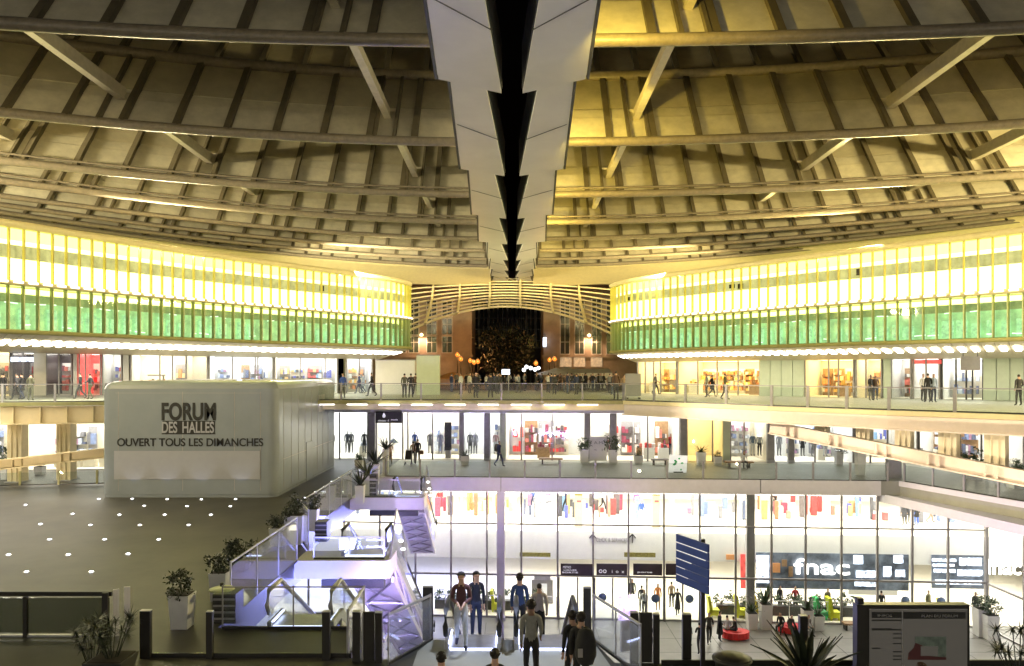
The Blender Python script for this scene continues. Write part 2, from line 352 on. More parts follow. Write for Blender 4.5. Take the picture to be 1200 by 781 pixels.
# ------------------------------------------------------------------ canopy
TUB = [(23.6, 10.2, .0054, .0040), (34.0, 10.2, .0098, .0059), (44.0, 10.2, .0118, .0063), (52.0, 10.2, .0152, .0081),
       (58.5, 10.2, .0164, .0113), (64.2, 10.2, .0183, .0141), (69.0, 10.2, .0192, .0151), (73.4, 10.2, .0205, .0170)]
XE = 2.35
def canopy(sd, label):
    th = thing('canopy', label, 'canopy', (sd * 20, 45, 10))
    npan = 0; nrib = 0; rest_p = MB(); rest_r = MB()
    for i, (yc, zc, kl, kr) in enumerate(TUB):
        k = kl if sd < 0 else kr
        xm = min(43.0 if i > 2 else 34.0, sqrt(max(1, (yc - 20) / max(k, 1e-4))))
        if i == 0: xm = 24
        def P(x, dy=0.0, dz=0.0): return V((sd * x, yc - k * x * x + dy, zc + dz))
        # rise needed so that the louver passes behind the tube in front of it
        if i == 0: up = 1.35
        else:
            dyp = TUB[i - 1][1] / TUB[i - 1][0] * 1.0
            s_ = (dyp * yc - zc) / (4.1 - 3.0 * dyp); up = max(0.3, s_ * 1.03 + 0.06)
        fold = 0.34 if i < 4 else up * 0.6
        pts = [P(XE + (xm - XE) * j / 40) for j in range(41)]
        MB().tube(pts, 0.2 if i < 4 else 0.16, 10).build('tube', 'tube', th)
        if i == 1:   # the second, thinner rail of the deepest louver, at its fold
            MB().tube([p + V((0, 2.8, 3.95)) for p in pts], 0.27, 10).build('rail', 'tube', th)
        elif 0 < i < 4: MB().tube([p + V((0, 0.02, 0.36)) for p in pts], 0.07, 6).build('rail', 'tube', th)
        # panels and ribs
        x = XE; step = 1.95
        beams = [abs(b) for b in (5.6, 16.4, 24.7)]
        while x < xm:
            x2 = min(x + step, xm)
            if x2 - x < 0.3: break
            if i == 1: up = 1.0
            prof = [(0, 0), (.98 * up, 1.36 * up), (1.36 * up, 1.84 * up), (3.0 * up, 4.1 * up)]
            def quadpanel(mb, a, b, mi):
                lo = P(x + .06, *a); lo2 = P(x2 - .06, *a); hi = P(x + .06, *b); hi2 = P(x2 - .06, *b)
                t = V((0, 0.12, 0.10))
                vsx = [lo, lo2, hi2, hi]
                if sd < 0: vsx = vsx[::-1]
                mb.add(vsx + [q + t for q in vsx], [(0, 1, 2, 3), (7, 6, 5, 4), (0, 4, 5, 1), (1, 5, 6, 2), (2, 6, 7, 3), (3, 7, 4, 0)], mi)
            mb = rest_p if npan >= 280 else MB()
            for q_ in range(3): quadpanel(mb, (prof[q_][0] + .02 * q_, prof[q_][1] + .04 * q_), prof[q_ + 1], (0, 0, 1)[q_])
            if i == 1: # upper leaf set back above the thin rail
                quadpanel(mb, (4.3, 4.35), (8.2, 9.1), 1)
            if mb is not rest_p: mb.build('roof_panel', ['panel_low', 'panel'], th)
            npan += 1
            rb = rest_r if nrib >= 280 else MB()
            pr = [P(x, a_ - .06, b_) for a_, b_ in prof]
            wd = 0.27 if i < 3 else 0.22
            for q_ in range(3): rb.beam(pr[q_], pr[q_ + 1], wd, 0.22)
            if i == 1: rb.beam(P(x, 4.25, 4.35), P(x, 8.15, 9.1), wd, 0.3)
            if rb is not rest_r: rb.build('rib', 'rib', th)
            nrib += 1
            x = x2
        for b in beams:   # the pair of ribs that carries each long strut
            if b > xm: continue
            for o_ in (-0.42, 0.42):
                rb = MB()
                for q_ in range(3): rb.beam(P(b + o_, prof[q_][0] - .05, prof[q_][1]), P(b + o_, prof[q_ + 1][0] - .05, prof[q_ + 1][1]), .14, .3)
                rb.build('rib', 'rib', th)
            if i: beam_o('bracket', 'strut', th, P(b - .4, 1.25, 1.75), P(b + .4, 1.25, 1.75), .12, .12)
    if rest_p.v: tag(rest_p.build('roof_panel', ['panel_low', 'panel'], th), kind='stuff')
    if rest_r.v: tag(rest_r.build('rib', 'rib', th), kind='stuff')
    for b, z in ((5.6, 11.75), (16.4, 11.75), (24.7, 11.75)):
        mb = MB(); mb.beam((sd * b, 14, z), (sd * b, 72, 11.0), 0.30, 0.10); mb.beam((sd * b, 14, z + .3), (sd * b, 72, 11.3), 0.1, 0.5); mb.build('strut', 'strut', th)
    # smooth cream edge at the far end
    eb = MB(); n = 24
    for j in range(n):
        a = XE - 0.2 + (42 - XE) * j / n; b = XE - 0.2 + (42 - XE) * (j + 1) / n
        ya = 75.5 - .021 * a * a; yb = 75.5 - .021 * b * b
        q0, q1 = (sd * a, ya, 10.15), (sd * b, yb, 10.15)
        q2, q3 = (sd * b, yb + 3.4, 8.9), (sd * a, ya + 3.4, 8.9)
        t = V((0, 0.1, .35))
        eb.hexa([q0, q1, q2, q3], [V(q) + t for q in (q0, q1, q2, q3)])
    fix_normals(eb.build('edge_soffit', 'cream', th))
    return th
canopy(-1, 'left half of the huge ribbed canopy with dim olive roof panels')
canopy(1, 'right half of the huge ribbed canopy lit yellow beside the spine')
# central spine: two rows of overlapping sawtooth soffit panels with an open slot
sp = thing('canopy_spine', 'pale sawtooth panelled spine with dark open slot down the middle of the canopy', 'canopy spine', (0, 40, 9.5))
YB = [9.0, 16.5, 25.9, 36.8, 47.0, 56.4, 64.5, 71.0, 76.0, 80.0]
OS = [None, 24.6, 34.8, 44.5, 54.0, 62.4, 69.0, 74.5, 79.0]
for sd in (-1, 1):
    for i in range(len(YB) - 1):
        y0, y1 = YB[i], YB[i + 1]; n_ = 0.86; f_ = 0.36
        o0, o1 = (2.0, 2.36) if i > 0 else (1.6, 2.0)
        tw = 1 if i < 5 else 0.85
        z0, z1 = 9.62, 9.42
        mb = MB()
        lo = [(sd * n_, y0 + .3, z0), (sd * o0 * tw, y0 - 1.1, z0), (sd * o1 * tw, y1 - 1.25, z1), (sd * f_, y1, z1)]
        hi = [(a, b, c + 0.12) for a, b, c in lo]
        mb.hexa(lo, hi)
        fix_normals(mb.build('soffit_panel', 'spine', sp))
        sb = MB(); sb.hexa([(sd * (o0 * tw + .005), y0 - 1.1, z0 + .13), (sd * (o0 * tw + .12), y0 - 1.1, z0 + .13), (sd * (o1 * tw + .12), y1 - 1.25, z1 + .13), (sd * (o1 * tw + .005), y1 - 1.25, z1 + .13)],
                [(sd * (o0 * tw + .005), y0 - 1.1, z0 + 3.6), (sd * (o0 * tw + .12), y0 - 1.1, z0 + 3.6), (sd * (o1 * tw + .12), y1 - 1.25, z1 + 3.6), (sd * (o1 * tw + .005), y1 - 1.25, z1 + 3.6)])
        fix_normals(sb.build('side_web', 'spine', sp))
        MB().beam((sd * (o0 * tw + .07), y0 - 1.1, z0 + .04), (sd * (o1 * tw + .07), y1 - 1.25, z1 + .04), 0.09, 0.09).build('gasket', 'spine_dark', sp)
        ym = y0 + (y1 - y0) * .42
        beam_o('seam', 'spine_dark', sp, (sd * .55, ym + .9, (z0 + z1) / 2 - .012 + .016), (sd * 2.1 * tw, ym - 1.0, (z0 + z1) / 2 + .016), .03, .03)
        wb = MB().beam((sd * n_, y0 + .3, z0 + .9), (sd * f_, y1, z1 + .9), .06, 1.5); wb.build('slot_lining', 'spine_dark', sp)

# slatted arch that closes the far end of the canopy
ar = thing('slatted_arch', 'cream slatted screen arching over the street between the two pavilions', 'screen', (0, 78, 3))
def arch_b(px):
    t = (px - 594) / 110.0; return 359.5 + 26 * abs(t) ** 1.9
for k in range(11):
    t = k / 10.0; prev = None; mb = MB()
    for j in range(29):
        px = 470 + (716 - 470) * j / 28.0
        y = 327 + (arch_b(px) - 327) * t; Y = 79 - 3.0 * t
        p = V((px_(px, Y), Y, pz(y, Y)))
        if prev is not None: mb.beam(prev, p, 0.4, 0.13 if k < 10 else 0.2)
        prev = p
    mb.build('slat', 'cream', ar)
for a, b in ((508, 498), (538, 536), (574, 573), (610, 610), (646, 648), (678, 687)):
    mb = MB(); prev = None
    for j in range(7):
        t = j / 6.0; px = a + (b - a) * t + 3 * sin(pi * t) * (1 if a < 595 else -1) * (abs(a - 595) / 90)
        Y = 78.6 - 3.0 * t; p = V((px_(px, Y), Y, pz(327 + (arch_b(px) - 327) * t, Y)))
        if prev is not None: mb.beam(prev, p, 0.2, 0.22)
        prev = p
    mb.build('arch_rib', 'cream', ar)

# ------------------------------------------------------------------ pavilions (two storeys of fins over the shops)
def spline(pts, n):
    out = []
    P = [V(p) for p in pts]; P = [P[0] * 2 - P[1]] + P + [P[-1] * 2 - P[-2]]
    m = len(P) - 3
    for i in range(n + 1):
        t = i / n * m; k = min(int(t), m - 1); t -= k
        a, b, c, d = P[k:k + 4]
        out.append(0.5 * ((2 * b) + (c - a) * t + (2 * a - 5 * b + 4 * c - d) * t * t + (3 * b - a - 3 * c + d) * t ** 3))
    return out
def resample(pts, step):
    out = [pts[0]]; acc = 0
    for a, b in zip(pts, pts[1:]):
        L = (b - a).length
        while acc + L >= step:
            a = a + (b - a) * ((step - acc) / L); out.append(a); L = (b - a).length; acc = 0
        acc += L
    return out
def pavilion(sd, label, line, shop, zb, zm, zt, ztops):
    th = thing('pavilion', label, 'building', (line[1][0], line[1][1], zb))
    P = resample(spline([(x, y, 0) for x, y in line], 200), 0.72)
    def nrm(i):
        d = (P[min(i + 1, len(P) - 1)] - P[max(i - 1, 0)]).normalized(); n = V((-d.y, d.x, 0))
        return n * (1 if sd < 0 else -1)           # points inwards (away from the court)
    n = len(P)
    bands = [('light_band', 'band_yellow', zt - .02, zt - .62), ('light_band', 'band_white', zt - .62, zt - .85), ('window_band', 'band_olive', zt - .85, zt - 1.55),
             ('light_band', 'band_white', zt - 1.55, zm + .05), ('light_band', 'band_white', zm - .25, zm - .55),
             ('upper_wall', 'olive_wall', zm - .55, zm - 1.0), ('green_wall', 'green_wall', zm - 1.0, zb + .2)]
    if True:
        for nm, m, z1, z0 in bands:
            mb = MB()
            dep = 0.55 if z0 > zm else 1.0
            for i in range(n - 1):
                a = P[i] + nrm(i) * dep; b = P[i + 1] + nrm(i + 1) * dep
                a2 = a + nrm(i) * .1; b2 = b + nrm(i + 1) * .1
                mb.hexa([(a.x, a.y, z0), (b.x, b.y, z0), (b2.x, b2.y, z0), (a2.x, a2.y, z0)], [(a.x, a.y, z1), (b.x, b.y, z1), (b2.x, b2.y, z1), (a2.x, a2.y, z1)])
            fix_normals(mb.build(nm, m, th))
    def ring(nm, m, r, off, z, zoff=0, wd=None):
        mb = MB(); mb.tube([P[i] + nrm(i) * off + V((0, 0, z)) for i in range(n)], r, 8); mb.build(nm, m, th)
    ring('top_cornice', 'cream', 0.2, 0.1, zt + .12); ring('ledge', 'cream', .13, 0.02, zm - .1)
    ring('base_rail', 'olive_trim', 0.12, 0.0, zb + .02)
    # roof and floors
    for nm, z, m, d in (('roof', zt + .2, 'cream', 7), ('floor_slab', zm - .2, 'slab_white', 1.1), ('underside', zb - .02, 'soffit', 1.2)):
        mb = MB()
        for i in range(n - 1):
            a, b = P[i] + nrm(i) * .08, P[i + 1] + nrm(i + 1) * .08; a2, b2 = P[i] + nrm(i) * d, P[i + 1] + nrm(i + 1) * d
            q = [(a.x, a.y, z), (b.x, b.y, z), (b2.x, b2.y, z), (a2.x, a2.y, z)]
            mb.hexa(q, [(x, y, z + .12) for x, y, _ in q])
        fix_normals(mb.build(nm, m, th))
    rng = random.Random(5 + sd)
    for i in range(n):
        nn = nrm(i); a = atan2(nn.y, nn.x)
        c = P[i] + nn * .1
        blk('upper_fin', 'fin_hi', th, (c.x, c.y, (zt + zm) / 2 - .02), (.2, .06, zt - zm - .1), a)
        c = P[i] + nn * .2
        o = blk('lower_fin', 'fin_lo', th, (c.x, c.y, (zm + zb) / 2 - .06), (.22, .055, zm - zb - .2), a)
        c = P[i] + nn * 0.02
        blk('fin_tip', 'fin_lo_tip', th, (c.x, c.y, (zm + zb) / 2 - .06), (.03, .035, zm - zb - .24), a)
        if i < n - 1:
            q = (P[i] + P[i + 1]) / 2; q0 = q - nn * .05; L = (P[i + 1] - P[i]).length
            blk('ledge_lamp', 'ledge_lamp', th, (q0.x, q0.y, zm - .06), (.2, L * .62, .1), a)
            q1 = q + nn * .42
            blk('glass_pane', 'glass_green', th, (q1.x, q1.y, (zm + zb) / 2 - .1), (.03, L - .04, zm - zb - .25), a)
            # curtains, lamps and furniture seen behind the lower glass
            if rng.random() < .8:
                q2 = q + nn * .8; hh = rng.uniform(.7, 1.1)
                blk('curtain', 'green_curtain', th, (q2.x, q2.y, zb + .25 + hh / 2), (.06, L * rng.uniform(.5, .9), hh), a)
            if rng.random() < .6:
                q2 = q + nn * .62; blk('tube_light', 'mint_lamp', th, (q2.x, q2.y, (zb + .35 if rng.random() < .5 else zm - 1.1) + rng.uniform(0, .1)), (.04, L * rng.uniform(.3, .95), .05), a, rx=rng.uniform(-.1, .1))
            if rng.random() < .5:
                q2 = q + nn * .5; blk('window', 'window_dark' if rng.random() < .12 else 'band_olive', th, (q2.x, q2.y, zt - 1.22 + rng.uniform(-.1, .1)), (.05, L * rng.uniform(.3, .7), rng.uniform(.25, .5)), a)
    # sloping slatted soffit down to the shop heads with one oblong lamp per bay
    S = spline([(x, y, 0) for x, y in shop], n - 1)
    for i in range(n - 1):
        t0, t1 = i / (n - 1), (i + 1) / (n - 1)
        h0 = ztops[0] + (ztops[1] - ztops[0]) * t0; h1 = ztops[0] + (ztops[1] - ztops[0]) * t1
        a, b = P[i] + nrm(i) * .15, P[i + 1] + nrm(i + 1) * .15; c, d = S[i + 1], S[i]
        A, B, C, D = V((a.x, a.y, zb - .08)), V((b.x, b.y, zb - .08)), V((c.x, c.y, h1)), V((d.x, d.y, h0))
        g = (B - A) * .03
        mb = MB(); mb.hexa([A + g, B - g, C, D], [q + V((0, 0, .12)) for q in (A, B, C, D)]); fix_normals(mb.build('soffit_slat', 'soffit', th))
        m0 = A.lerp(D, .22).lerp(B.lerp(C, .22), .5); m1 = A.lerp(D, .46).lerp(B.lerp(C, .46), .5)
        dz = V((0, 0, -.05))
        beam_o('soffit_lamp', 'soffit_lamp', th, m0 + dz, m1 + dz, (B - A).length * .42, .05)
    # curved louvers that wrap the end
    e = P[-1]; nn = nrm(n - 1)
    for k in range(9):
        z = zb + 1.0 + k * .55
        mb = MB(); mb.tube([e + nn * .1 + V((0, .2, z)), e + nn * .9 + V((0, 1.0, z)), e + nn * 2.2 + V((0, 1.6, z))], .1, 6); mb.build('end_louver', 'cream', th)
    mb = MB(); q0 = e + nn * .25 + V((0, .1, 0)); q1 = e + nn * 5 + V((0, .4, 0))
    mb.hexa([(q0.x, q0.y, zb), (q1.x, q1.y, zb), (q1.x, q1.y + .2, zb), (q0.x, q0.y + .2, zb)], [(q0.x, q0.y, zt), (q1.x, q1.y, zt), (q1.x, q1.y + .2, zt), (q0.x, q0.y + .2, zt)])
    fix_normals(mb.build('end_wall', 'cream', th))
    return th
LSHOP = [(-52, 54), (-39, 58), (-26, 62), (-11.4, 66)]
RSHOP = [(45, 38), (32, 48), (20, 57), (10.6, 66)]
pavilion(-1, 'left glowing pavilion with yellow upper fins over green glazing', [(-33, 26.5), (-25.5, 38.3), (-19.4, 48.6), (-11.0, 59.9), (-8.9, 63.6), (-8.5, 66.0)], LSHOP, 2.05, 4.65, 7.4, (1.7, 1.15))
pavilion(1, 'right glowing pavilion with yellow upper fins over green glazing', [(36, 27.5), (26.9, 40.4), (20.6, 48.0), (11.0, 60.6), (8.9, 64.6), (8.5, 67.0)], RSHOP, 1.75, 4.45, 7.4, (.9, .9))

# ------------------------------------------------------------------ shops
GOODS = {'mix': [(.5, .1, .1), (.1, .12, .4), (.7, .7, .7), (.08, .08, .09), (.6, .4, .2), (.2, .35, .55)],
         'red': [(.7, .06, .06), (.75, .2, .15), (.12, .1, .1), (.7, .6, .55), (.3, .06, .1), (.8, .75, .7)],
         'warm': [(.7, .45, .12), (.55, .25, .1), (.8, .65, .35), (.25, .14, .07), (.8, .3, .12), (.6, .6, .5)],
         'cool': [(.2, .26, .45), (.5, .55, .65), (.1, .12, .2), (.65, .66, .7), (.35, .2, .3), (.2, .2, .22)],
         'dark': [(.05, .05, .05), (.14, .12, .11), (.4, .06, .07), (.5, .45, .4), (.1, .1, .12), (.3, .3, .3)]}
def goods_mats(style):
    return [mat('goods', c, .6, var=.25, scale=6) for c in GOODS[style]]
GM = {k: goods_mats(k) for k in GOODS}
def shop(name, label, p0, p1, z0, z1, depth, cuts, style, light, wall='white_wall', cat='shop', goods=1.0, head=0.25, seed=1, frame='mullion', full_light=True, pane='glass_clear'):
    rng = random.Random(seed)
    p0 = V((p0[0], p0[1], 0)); p1 = V((p1[0], p1[1], 0)); d = p1 - p0; L = d.length; d.normalize()
    n = V((-d.y, d.x, 0)); n = n if n.y > 0 else -n
    a = atan2(d.y, d.x)
    th = thing(name, label, cat, (p0.x, p0.y, z0), a)
    def b(nm, m, u0, u1, v0, v1, za, zb_):
        c = p0 + d * ((u0 + u1) / 2) + n * ((v0 + v1) / 2)
        return blk(nm, m, th, (c.x, c.y, (za + zb_) / 2), (u1 - u0, v1 - v0, zb_ - za), a)
    b('back_wall', wall, 0.05, L - .05, depth, depth + .12, z0 + .01, z1 + .2)
    b('side_wall', wall, -.06, .06, .06, depth, z0 + .01, z1 + .2); b('side_wall', wall, L - .06, L + .06, .06, depth, z0 + .01, z1 + .2)
    b('ceiling', 'white_wall', .07, L - .07, .1, depth - .01, z1 + .12, z1 + .22)
    b('ceiling_light', light, .3, L - .3, .5, depth - .4, z1 + .03, z1 + .1)
    b('shop_floor', 'cream_wall', .07, L - .07, .1, depth - .01, z0 + .006, z0 + .03)
    if head: b('fascia', 'slab_white', 0, L, -.04, .08, z1, z1 + head)
    us = [c * L for c in cuts]
    for u in us: b('mullion', frame, u - .05, u + .05, -.05, .05, z0, z1)
    for u0, u1 in zip(us, us[1:]): b('glass_pane', pane, u0 + .05, u1 - .05, -.01, .01, z0 + .05, z1 - .02)
    # shelving with merchandise
    if goods > 0:
        mb = MB(); H = z1 - z0
        def gb(u0, u1, v0, v1, za, zb_, mi):
            q = [p0 + d * u + n * v for u, v in ((u0, v0), (u1, v0), (u1, v1), (u0, v1))]
            mb.hexa([(p.x, p.y, za) for p in q], [(p.x, p.y, zb_) for p in q], mi)
        u = .3
        while u < L - .6:
            wd = rng.uniform(.5, 1.4); wd = min(wd, L - .3 - u)
            if rng.random() < goods:
                ns = rng.choice((2, 3, 4))
                b('shelf_unit', rng.choice(['white_wall', 'wood', 'cream_wall', 'metal_grey']), u, u + wd - .06, depth - .5, depth - .46, z0 + .03, z0 + H * .78)
                for s_ in range(ns):
                    zz = z0 + .3 + s_ * (H * .65 / ns); uu = u + .05
                    while uu < u + wd - .25:
                        g = rng.uniform(.1, .3); gb(uu, uu + g * .9, depth - .85, depth - .52, zz, zz + rng.uniform(.15, .55 * H / ns), rng.randrange(6)); uu += g
            if rng.random() < goods * .5:
                b('display_table', rng.choice(['wood', 'white_wall', 'cream_wall']), u, u + wd * .7, depth * .3, depth * .3 + .6, z0 + .03, z0 + .85)
                uu = u + .05
                while uu < u + wd * .65:
                    g = rng.uniform(.12, .3); gb(uu, uu + g * .8, depth * .3 + .1, depth * .3 + .5, z0 + .86, z0 + .86 + rng.uniform(.08, .4), rng.randrange(6)); uu += g
            u += wd
        if mb.v: tag(mb.build('merchandise', GM[style], th), kind='stuff')
    return th
def along(px, line, t=None):
    # point on a polyline that projects on photo column px
    P = spline([(x, y, 0) for x, y in line], 300)
    return min(P, key=lambda p: abs(CX + F * p.x / p.y - px))
def upshop(px0, px1, line, label, style, light, ztop, cuts=(0, .5, 1), seed=1, **k):
    a, b = along(px0, line), along(px1, line)
    return shop('shop', label, a, b, Z0, ztop, 4.0, cuts, style, light, seed=seed, **k)
U = upshop
U(-45, 11, LSHOP, 'upper left shop at the very edge of the photo behind dark glass', 'dark', 'lamp_warm', 1.5, seed=3)
s = U(13, 40, LSHOP, 'dark upper shop with white lit lettering over its door', 'dark', 'lamp_white', 1.5, wall='sign_brown', seed=4)
U(55, 85, LSHOP, 'dark upper shop with red goods and hanging round lamp', 'red', 'lamp_white', 1.5, wall='sign_brown', seed=5)
U(92, 117, LSHOP, 'narrow upper shop with tall red poster in its window', 'red', 'lamp_white', 1.45, cuts=(0, .3, 1), wall='poster_red', seed=6)
U(119, 143, LSHOP, 'plain white upper shop just left of the white column', 'mix', 'lamp_white', 1.45, cuts=(0, 1), goods=.2, seed=7)
U(153, 217, LSHOP, 'wide white upper shop right above the grey kiosk corner', 'warm', 'lamp_white', 1.4, cuts=(0, .52, .75, 1), goods=.6, seed=8, wall='cream_wall')
U(219, 243, LSHOP, 'small cream upper shop above the lettering of the kiosk', 'warm', 'lamp_white', 1.38, cuts=(0, 1), goods=.3, seed=9, wall='cream_wall')
U(245, 319, LSHOP, 'upper shop with grey spectacles displayed on cool white shelves', 'cool', 'lamp_cool', 1.35, cuts=(0, .36, .72, .76, 1), goods=.9, seed=10)
U(322, 396, LSHOP, 'upper cosmetics shop with rows of small reddish goods', 'mix', 'lamp_white', 1.3, cuts=(0, .4, .8, 1), goods=1, seed=11)
U(406, 437, LSHOP, 'last upper left shop beside the blank pale wall', 'warm', 'lamp_cool', 1.25, cuts=(0, .5, 1), goods=.8, seed=12)
U(1200, 1260, RSHOP[::-1], 'upper right shop cut by the right edge', 'cool', 'lamp_white', .9, goods=.4, seed=13)
U(748, 792, RSHOP[::-1], 'warm upper shop nearest the street with wooden panels', 'warm', 'lamp_warm', .9, cuts=(0, .2, .42, .6, 1), goods=.9, seed=14, wall='cream_wall')
U(794, 890, RSHOP[::-1], 'wide yellow lit upper shop with orange posters', 'warm', 'lamp_warm', .9, cuts=(0, .26, .5, .75, 1), goods=.7, seed=15, wall='cream_wall')
U(943, 1001, RSHOP[::-1], 'yellow lit upper shop with brown display chairs', 'warm', 'lamp_warm', .9, cuts=(0, .5, .7, 1), goods=.8, seed=16, wall='cream_wall')
U(1003, 1034, RSHOP[::-1], 'small warm upper shop with round baskets on its wall', 'warm', 'lamp_warm', .9, cuts=(0, .4, 1), goods=1, seed=17)
U(1044, 1067, RSHOP[::-1], 'narrow pink lit upper shop with red dresses', 'red', 'lamp_white', .9, cuts=(0, 1), goods=1, seed=18)
U(1070, 1102, RSHOP[::-1], 'upper shop under a red lit sign with dark clothes', 'red', 'lamp_white', .9, cuts=(0, .5, 1), goods=.7, seed=19)
U(1104, 1152, RSHOP[::-1], 'upper clothes shop behind black framed panes beside green wall', 'cool', 'lamp_white', .9, cuts=(0, .35, .6, .75, 1), goods=.8, seed=20, frame='metal_dark')
def wall_between(name, m, px0, px1, line, ztop, label, dv=-.15, parts=0, thick=.5):
    a, b = along(px0, line), along(px1, line); d = (b - a); L = d.length; d.normalize(); n = V((-d.y, d.x, 0)); n = n if n.y > 0 else -n
    c = (a + b) / 2 + n * (thick / 2 + dv)
    th = thing(name, label, 'wall', (c.x, c.y, Z0))
    if parts:
        for k in range(parts):
            q = a + d * (L * (k + .5) / parts) + n * (thick / 2 + dv)
            blk('wall_panel', m if k % 2 == 0 or m != 'grey_green' else 'pale_green', th, (q.x, q.y, (Z0 + ztop) / 2), (L / parts - .04, thick, ztop - Z0), atan2(d.y, d.x))
    else: blk('wall_panel', m, th, (c.x, c.y, (Z0 + ztop) / 2), (L, thick, ztop - Z0), atan2(d.y, d.x))
    return th
wall_between('wall', 'cream_wall', 41, 54, LSHOP, 1.6, 'beige wall pier between the two dark upper left shops')
wall_between('wall', 'white_wall', 86, 91, LSHOP, 1.6, 'slim white wall pier left of the red poster shop')
wall_between('wall', 'white_wall', 144, 152, LSHOP, 1.5, 'white wall pier between the plain and the wide upper left shop')
wall_between('wall', 'pale_green', 890, 942, RSHOP[::-1], .95, 'grey green service doors between two yellow upper shops', parts=4)
wall_between('wall', 'pale_green', 1035, 1043, RSHOP[::-1], .95, 'narrow green wall pier left of the pink lit shop')
wall_between('wall', 'pale_green', 1153, 1199, RSHOP[::-1], .95, 'wide pale green wall at the far right of the upper floor', parts=3)
# free-standing blank boxes on the upper floor near the street
for x0, x1, y, m, zt, lab in ((440, 486, 62, 'white_wall', 1.0, 'blank white wall block beside the last upper left shop'), (488, 515, 60.5, 'pale_green', 1.35, 'tall pale green wall panel standing nearest the street')):
    t = thing('wall', lab, 'wall', (px_((x0 + x1) / 2, y), y, Z0))
    blk('wall_panel', m, t, (px_((x0 + x1) / 2, y), y + .3, (Z0 + zt) / 2), (px_(x1, y) - px_(x0, y), .6, zt - Z0))
    blk('coping', 'metal_grey', t, (px_((x0 + x1) / 2, y), y + .3, zt + .04), (px_(x1, y) - px_(x0, y) + .06, .66, .06))
# signs of the upper floor
t = thing('shop_sign', 'white lit lettering in the dark shop window at upper left', 'sign', (px_(27, 56.6), 56.6, 1))
blk('lettering', 'screen_cool', t, (px_(26, 57.8), 57.8, pz(421.5, 57.8)), (1.5, .06, .34), .25)
t = thing('shop_sign', 'red lit sign over the dark clothes shop at upper right', 'sign', (px_(1086, 51.6), 51.6, .6))
blk('sign_panel', 'poster_red', t, (px_(1086, 51.2), 51.2, .72), (1.75, .08, .26), -.72)
t = thing('hanging_sign', 'grey hanging sign in front of the upper right clothes shops', 'sign', (px_(1137, 44), 44, .9))
blk('sign_panel', 'metal_grey', t, (px_(1137, 44), 44, pz(426, 44)), (.98, .12, .8), -.3)
for dx in (-.35, .35): blk('hanger', 'metal_dark', t, (px_(1137, 44) + dx, 44 - dx * .3, 1.05), (.03, .03, .55))

# ------------------------------------------------------------------ railings
def railing(label, pts, z, h=1.1, step=2.2, post=(.11, .08), pm='metal_grey', rail='metal_grey', gm='glass_rail', mid=None, group=None, base=True, name='railing', rr=.025):
    th = thing(name, label, 'railing', (pts[0][0], pts[0][1], z), 0, group)
    for (a, b) in zip(pts, pts[1:]):
        a = V((a[0], a[1], 0)); b = V((b[0], b[1], 0)); d = b - a; L = d.length; d.normalize(); n = max(1, round(L / step)); ang = atan2(d.y, d.x)
        for k in range(n + 1):
            if k == n and b != V((pts[-1][0], pts[-1][1], 0)): continue
            p = a + d * (L * k / n)
            blk('post', pm, th, (p.x, p.y, z + h / 2), (post[0], post[1], h), ang)
        for k in range(n):
            p = a + d * (L * (k + .5) / n)
            blk('glass_pane', gm, th, (p.x, p.y, z + h * .47), (L / n - post[0] - .02, .02, h * .86), ang)
        if rail: beam_o('handrail', rail, th, a + V((0, 0, z + h - .04)), b + V((0, 0, z + h - .04)), rr * 2, rr * 2)
        if mid: beam_o('mid_rail', rail, th, a + V((0, 0, z + mid)), b + V((0, 0, z + mid)), .03, .03)
        if base: beam_o('base_channel', 'metal_dark', th, a + V((0, 0, z + .03)), b + V((0, 0, z + .03)), .06, .06)
    return th
railing('glass railing along the street bridge in front of the crowd', [(-24.2, 46.6), (-10.9, 49.0), (7, 48.45)], Z0, step=2.5)
railing('glass railing along the curved upper right terrace edge', [(7.1, 48.3), (10.15, 44.9), (13.65, 40.35), (17.65, 35.95), (21.6, 32.1), (27.1, 25.2)], Z0, step=2.3, post=(.14, .09))
railing('glass railing along the upper left terrace edge', [(-48, 44.1), (-30, 45.2), (-24.6, 46.55)], Z0, step=2.4)
railing('glass railing along the middle terrace above the purple edge', [tuple(W(ux(452, -.5), -.5)[:2]), tuple(W(ux(1040, -.5), -.5)[:2])], Z1, step=2.24, post=(.11, .09), rail=None)
railing('glass railing of the middle terrace bending towards the right', [(23.4, 45.8), (26.0, 38.1), (29.6, 28.1)], Z1, step=2.1, rail=None)
railing('short glass railing below the left ramp beam', [(-32, 43.0), (-21.9, 44.6)], Z1 + .1, h=.8, step=1.9, pm='olive_trim', rail=None)

